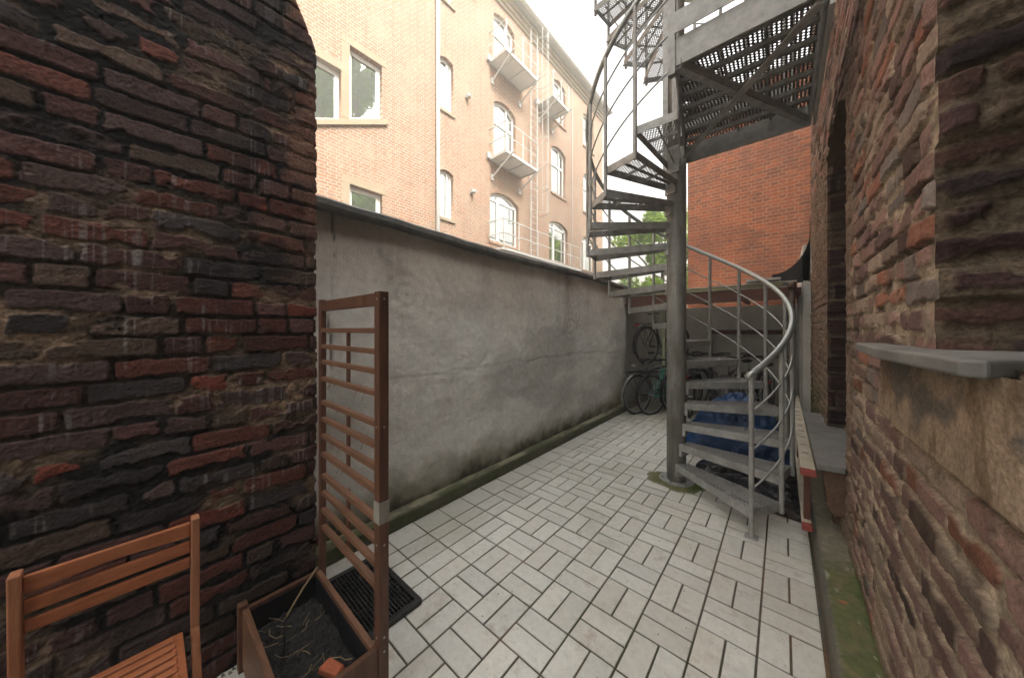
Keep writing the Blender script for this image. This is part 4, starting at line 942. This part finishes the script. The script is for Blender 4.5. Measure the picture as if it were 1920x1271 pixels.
sub(MB().box(-1.798, -1.224, .588, .612, 1.595, 1.645), 'top_rail', M['wood_tr'], bevel=.002)
zs = [1.498, 1.415, 1.336, 1.249, 1.128, 1.042, .955, .862, .75, .663, .574, .487]
for z in zs: sub(MB().box(-1.799, -1.223, .587, .611, z-.012, z+.009), 'lath', M['wood_trh'], bevel=.0015)
for a, b in ((zs[0], zs[3]), (zs[4], zs[7]), (zs[8], zs[11])): sub(MB().box(-1.545, -1.522, .609, .620, b-.01, a+.008), 'upright', M['wood_tr'], bevel=.0015)
sub(MB().box(-1.2233, -1.1787, .5847, .6273, .745, .83), 'metal_sleeve', M['tape'])
sk = MB()
for z in (.30, .245, 1.62, 1.12, .66): sk.tube([(-1.1795, .606, z), (-1.1775, .606, z)], .0045, 8); sk.tube([(-1.20, .5865, z), (-1.20, .5845, z)], .0045, 8)
sub(sk, 'screw_heads', M['chrome'])
tw = MB(); rnd = random.Random(4)
for k in range(22):
    z = rnd.choice(zs[3:]); x = rnd.uniform(-1.75, -1.26)
    tw.tube([(x, .588, z-.014), (x+.004, .587, z+.012), (x+.006, .612, z+.014), (x+rnd.uniform(-.01, .02), .586, z-.02-.03*rnd.random())], .0014, 4)
sub(tw, 'twine', M['twig'])['kind'] = 'stuff'
st2 = MB().tube([(-1.80, .57, .29), (-1.785, .50, .23), (-1.755, .42, .155)], .005, 6); tag(st2.build('bamboo_cane', M['twig']), 'thin dry cane leaning across the planter soil', 'stick')
dz_ = MB(); rnd = random.Random(9)
for k in range(24):
    p = Vector((rnd.uniform(-1.76, -1.26), rnd.uniform(.34, .54), .165+rnd.random()*.012)); pts = [p]; a = rnd.uniform(0, 6.3)
    for j in range(3): a += rnd.uniform(-.7, .7); pts.append(pts[-1]+Vector((math.cos(a), math.sin(a), rnd.uniform(-.1, .35)))*rnd.uniform(.01, .04))
    dz_.tube(pts, rnd.choice((.0009, .0013, .0022)), 4)
tag(dz_.build('dead_stems', M['twig']), 'dry stems and twigs scattered on the soil of the planter', 'plant litter', kind='stuff')
for sx, sy in ((-1.63, .385), (-1.56, .37)):
    tag(MB().tube([(sx, sy, .13), (sx+.01, sy, .21), (sx-.005, sy+.012, .27)], [.003, .003, .002], 5).build('dead_stalk', M['black']),
        'thin black stalk upright in the planter soil, the %s one' % ('farther' if sx < -1.6 else 'nearer'), 'stick')
bf = MB(); bf.add([(-.05, -.022, 0), (.05, -.026, 0), (.045, .024, 0), (-.04, .02, .0), (-.046, -.02, .03), (.035, -.024, .034), (.04, .018, .028), (-.03, .022, .036), (.0, -.03, .02), (.0, .03, .022)],
                   [(0, 3, 2, 1), (4, 5, 6, 7), (0, 1, 5, 4), (1, 2, 6, 5), (2, 3, 7, 6), (3, 0, 4, 7)])
o = bf.build('brick_fragment', M['brickred'], bevel=.006, loc=(-1.335, .475, .162)); o.rotation_euler = (.15, .1, .5)
tag(o, 'broken piece of red brick lying on the planter soil', 'brick')

# ============================================================ DOOR GRATE
gt = empty('grate_mat', (-1.76, .83, 0), 'black plastic grid mat in a shallow tray beside the planter', 'mat')
ga, gb, gc, gd = -2.03, -1.495, .665, .985
wp(MB().box(ga, gb, gc, gd, .003, .010).ring([(ga, gc), (gb, gc), (gb, gd), (ga, gd)], [(ga+.03, gc+.03), (gb-.03, gc+.03), (gb-.03, gd-.03), (ga+.03, gd-.03)], .0102, .032, 'z').build('tray', M['blackplastic'], bevel=.004), gt)
gm = MB()
for k in range(1, 14): y = gc+.03+(gd-gc-.06)*k/14; gm.box(ga+.03, gb-.03, y-.003, y+.003, .012, .029)
for k in range(1, 16): x = ga+.03+(gb-ga-.06)*k/16; gm.box(x-.0025, x+.0025, gc+.03, gd-.03, .0125, .0265)
wp(gm.build('grid', M['blackplastic']), gt)

# ============================================================ FOLDING CHAIR
ch = empty('folding_chair', (-1.45, -.05, 0), 'orange brown wooden folding chair with slatted seat against the dark wall', 'chair')
def cq(mb, name, mat, par=ch, **k): o = mb.build(name, mat, bevel=.004, **k); return wp(o, ch)
ya, yb = -.235, .115
xt, xm = -1.60, -1.615
for y in (ya, yb):
    cq(MB().bar((xt, y, .83), (xm, y, .43), .022, .042, (1, 0, 0)).bar((xm, y, .43), (-1.36, y, .0), .022, .042, (1, 0, 0)), 'leg', M['wood_chairv'])
for y in (ya+.026, yb-.026):
    cq(MB().bar((-1.60, y, .02), (-1.27, y, .41), .020, .036, (1, 0, 0)), 'leg', M['wood_chairv'])
for z, hh in ((.790, .050), (.728, .042), (.672, .038)):
    x = xt+(xm-xt)*(.83-z)/.4
    if z > .75:   # top slat has a shallow wavy lower edge
        n_ = 24; P_ = [(ya+.012, z+hh/2), (yb-.012, z+hh/2)]+[(yb-.012-(yb-ya-.024)*i/n_, z-hh/2+.010*math.sin(math.pi*i/n_)**2) for i in range(n_+1)]
        cq(MB().prism(P_, x-.008, x+.008, 'x'), 'back_slat', M['wood_chair'])
    else: cq(MB().bar((x, ya+.012, z), (x, yb-.012, z), .014, hh), 'back_slat', M['wood_chair'])
for y in (ya+.045, yb-.045): cq(MB().bar((-1.60, y, .425), (-1.23, y, .425), .028, .034), 'seat_rail', M['wood_chair'])
ss_ = MB(); k = -1.592
while k < -1.24: ss_.box(k, k+.026, ya+.05, yb-.05, .434, .448); k += .037
cq(ss_, 'seat', M['wood_chair'])

# dry leaf and rubble on the kerb and floor
lf2 = MB().add([(-.02, 0, .004), (0, .008, .0), (.022, .002, .008), (.002, -.009, .0)], [(0, 1, 2, 3)]).build('dry_leaf', M['brickred'], loc=(.225, 2.25, .152)); tag(lf2, 'curled brown leaf on the mossy kerb', 'leaf')
sc = MB(); rnd = random.Random(3)
for k in range(140):
    x = rnd.uniform(-1.75, .1); y = rnd.uniform(1.0, 5.8); s = rnd.uniform(.0015, .0045); a = rnd.uniform(0, 3)
    sc.add([(x-s, y-s*.7, .001), (x+s, y-s*.4, .001), (x+s*.6, y+s, .001), (x-s*.4, y+s*.8, .001), (x, y, .001+s)], [(0, 1, 4), (1, 2, 4), (2, 3, 4), (3, 0, 4)])
for k in range(60):
    x = rnd.uniform(-1.98, -1.80); y = rnd.uniform(.1, .35); s = rnd.uniform(.004, .014)
    sc.add([(x-s, y-s*.7, -.004), (x+s, y-s*.4, -.004), (x+s*.6, y+s, -.004), (x-s*.4, y+s*.8, -.004), (x, y, s)], [(0, 1, 4), (1, 2, 4), (2, 3, 4), (3, 0, 4)])
tag(sc.build('grit', M['ground']), 'specks of dirt and grit scattered over the tiles', kind='stuff')

# ============================================================ ADDED HAZE VOLUME IMITATING LENS GLOW
hz = MB().box(-401, 401, -401, 401, -1.1, 30)
hm = bpy.data.materials.new('lens_glow_haze'); hm.use_nodes = True; t = hm.node_tree; t.nodes.remove(t.nodes['Principled BSDF'])
pv = N(t, 'ShaderNodeVolumePrincipled'); pv.inputs['Color'].default_value = (1, .955, .87, 1); pv.inputs['Density'].default_value = .018; pv.inputs['Anisotropy'].default_value = .2
t.links.new(pv.outputs[0], t.nodes['Material Output'].inputs['Volume'])
tag(hz.build('glow_haze', hm), kind='stuff')
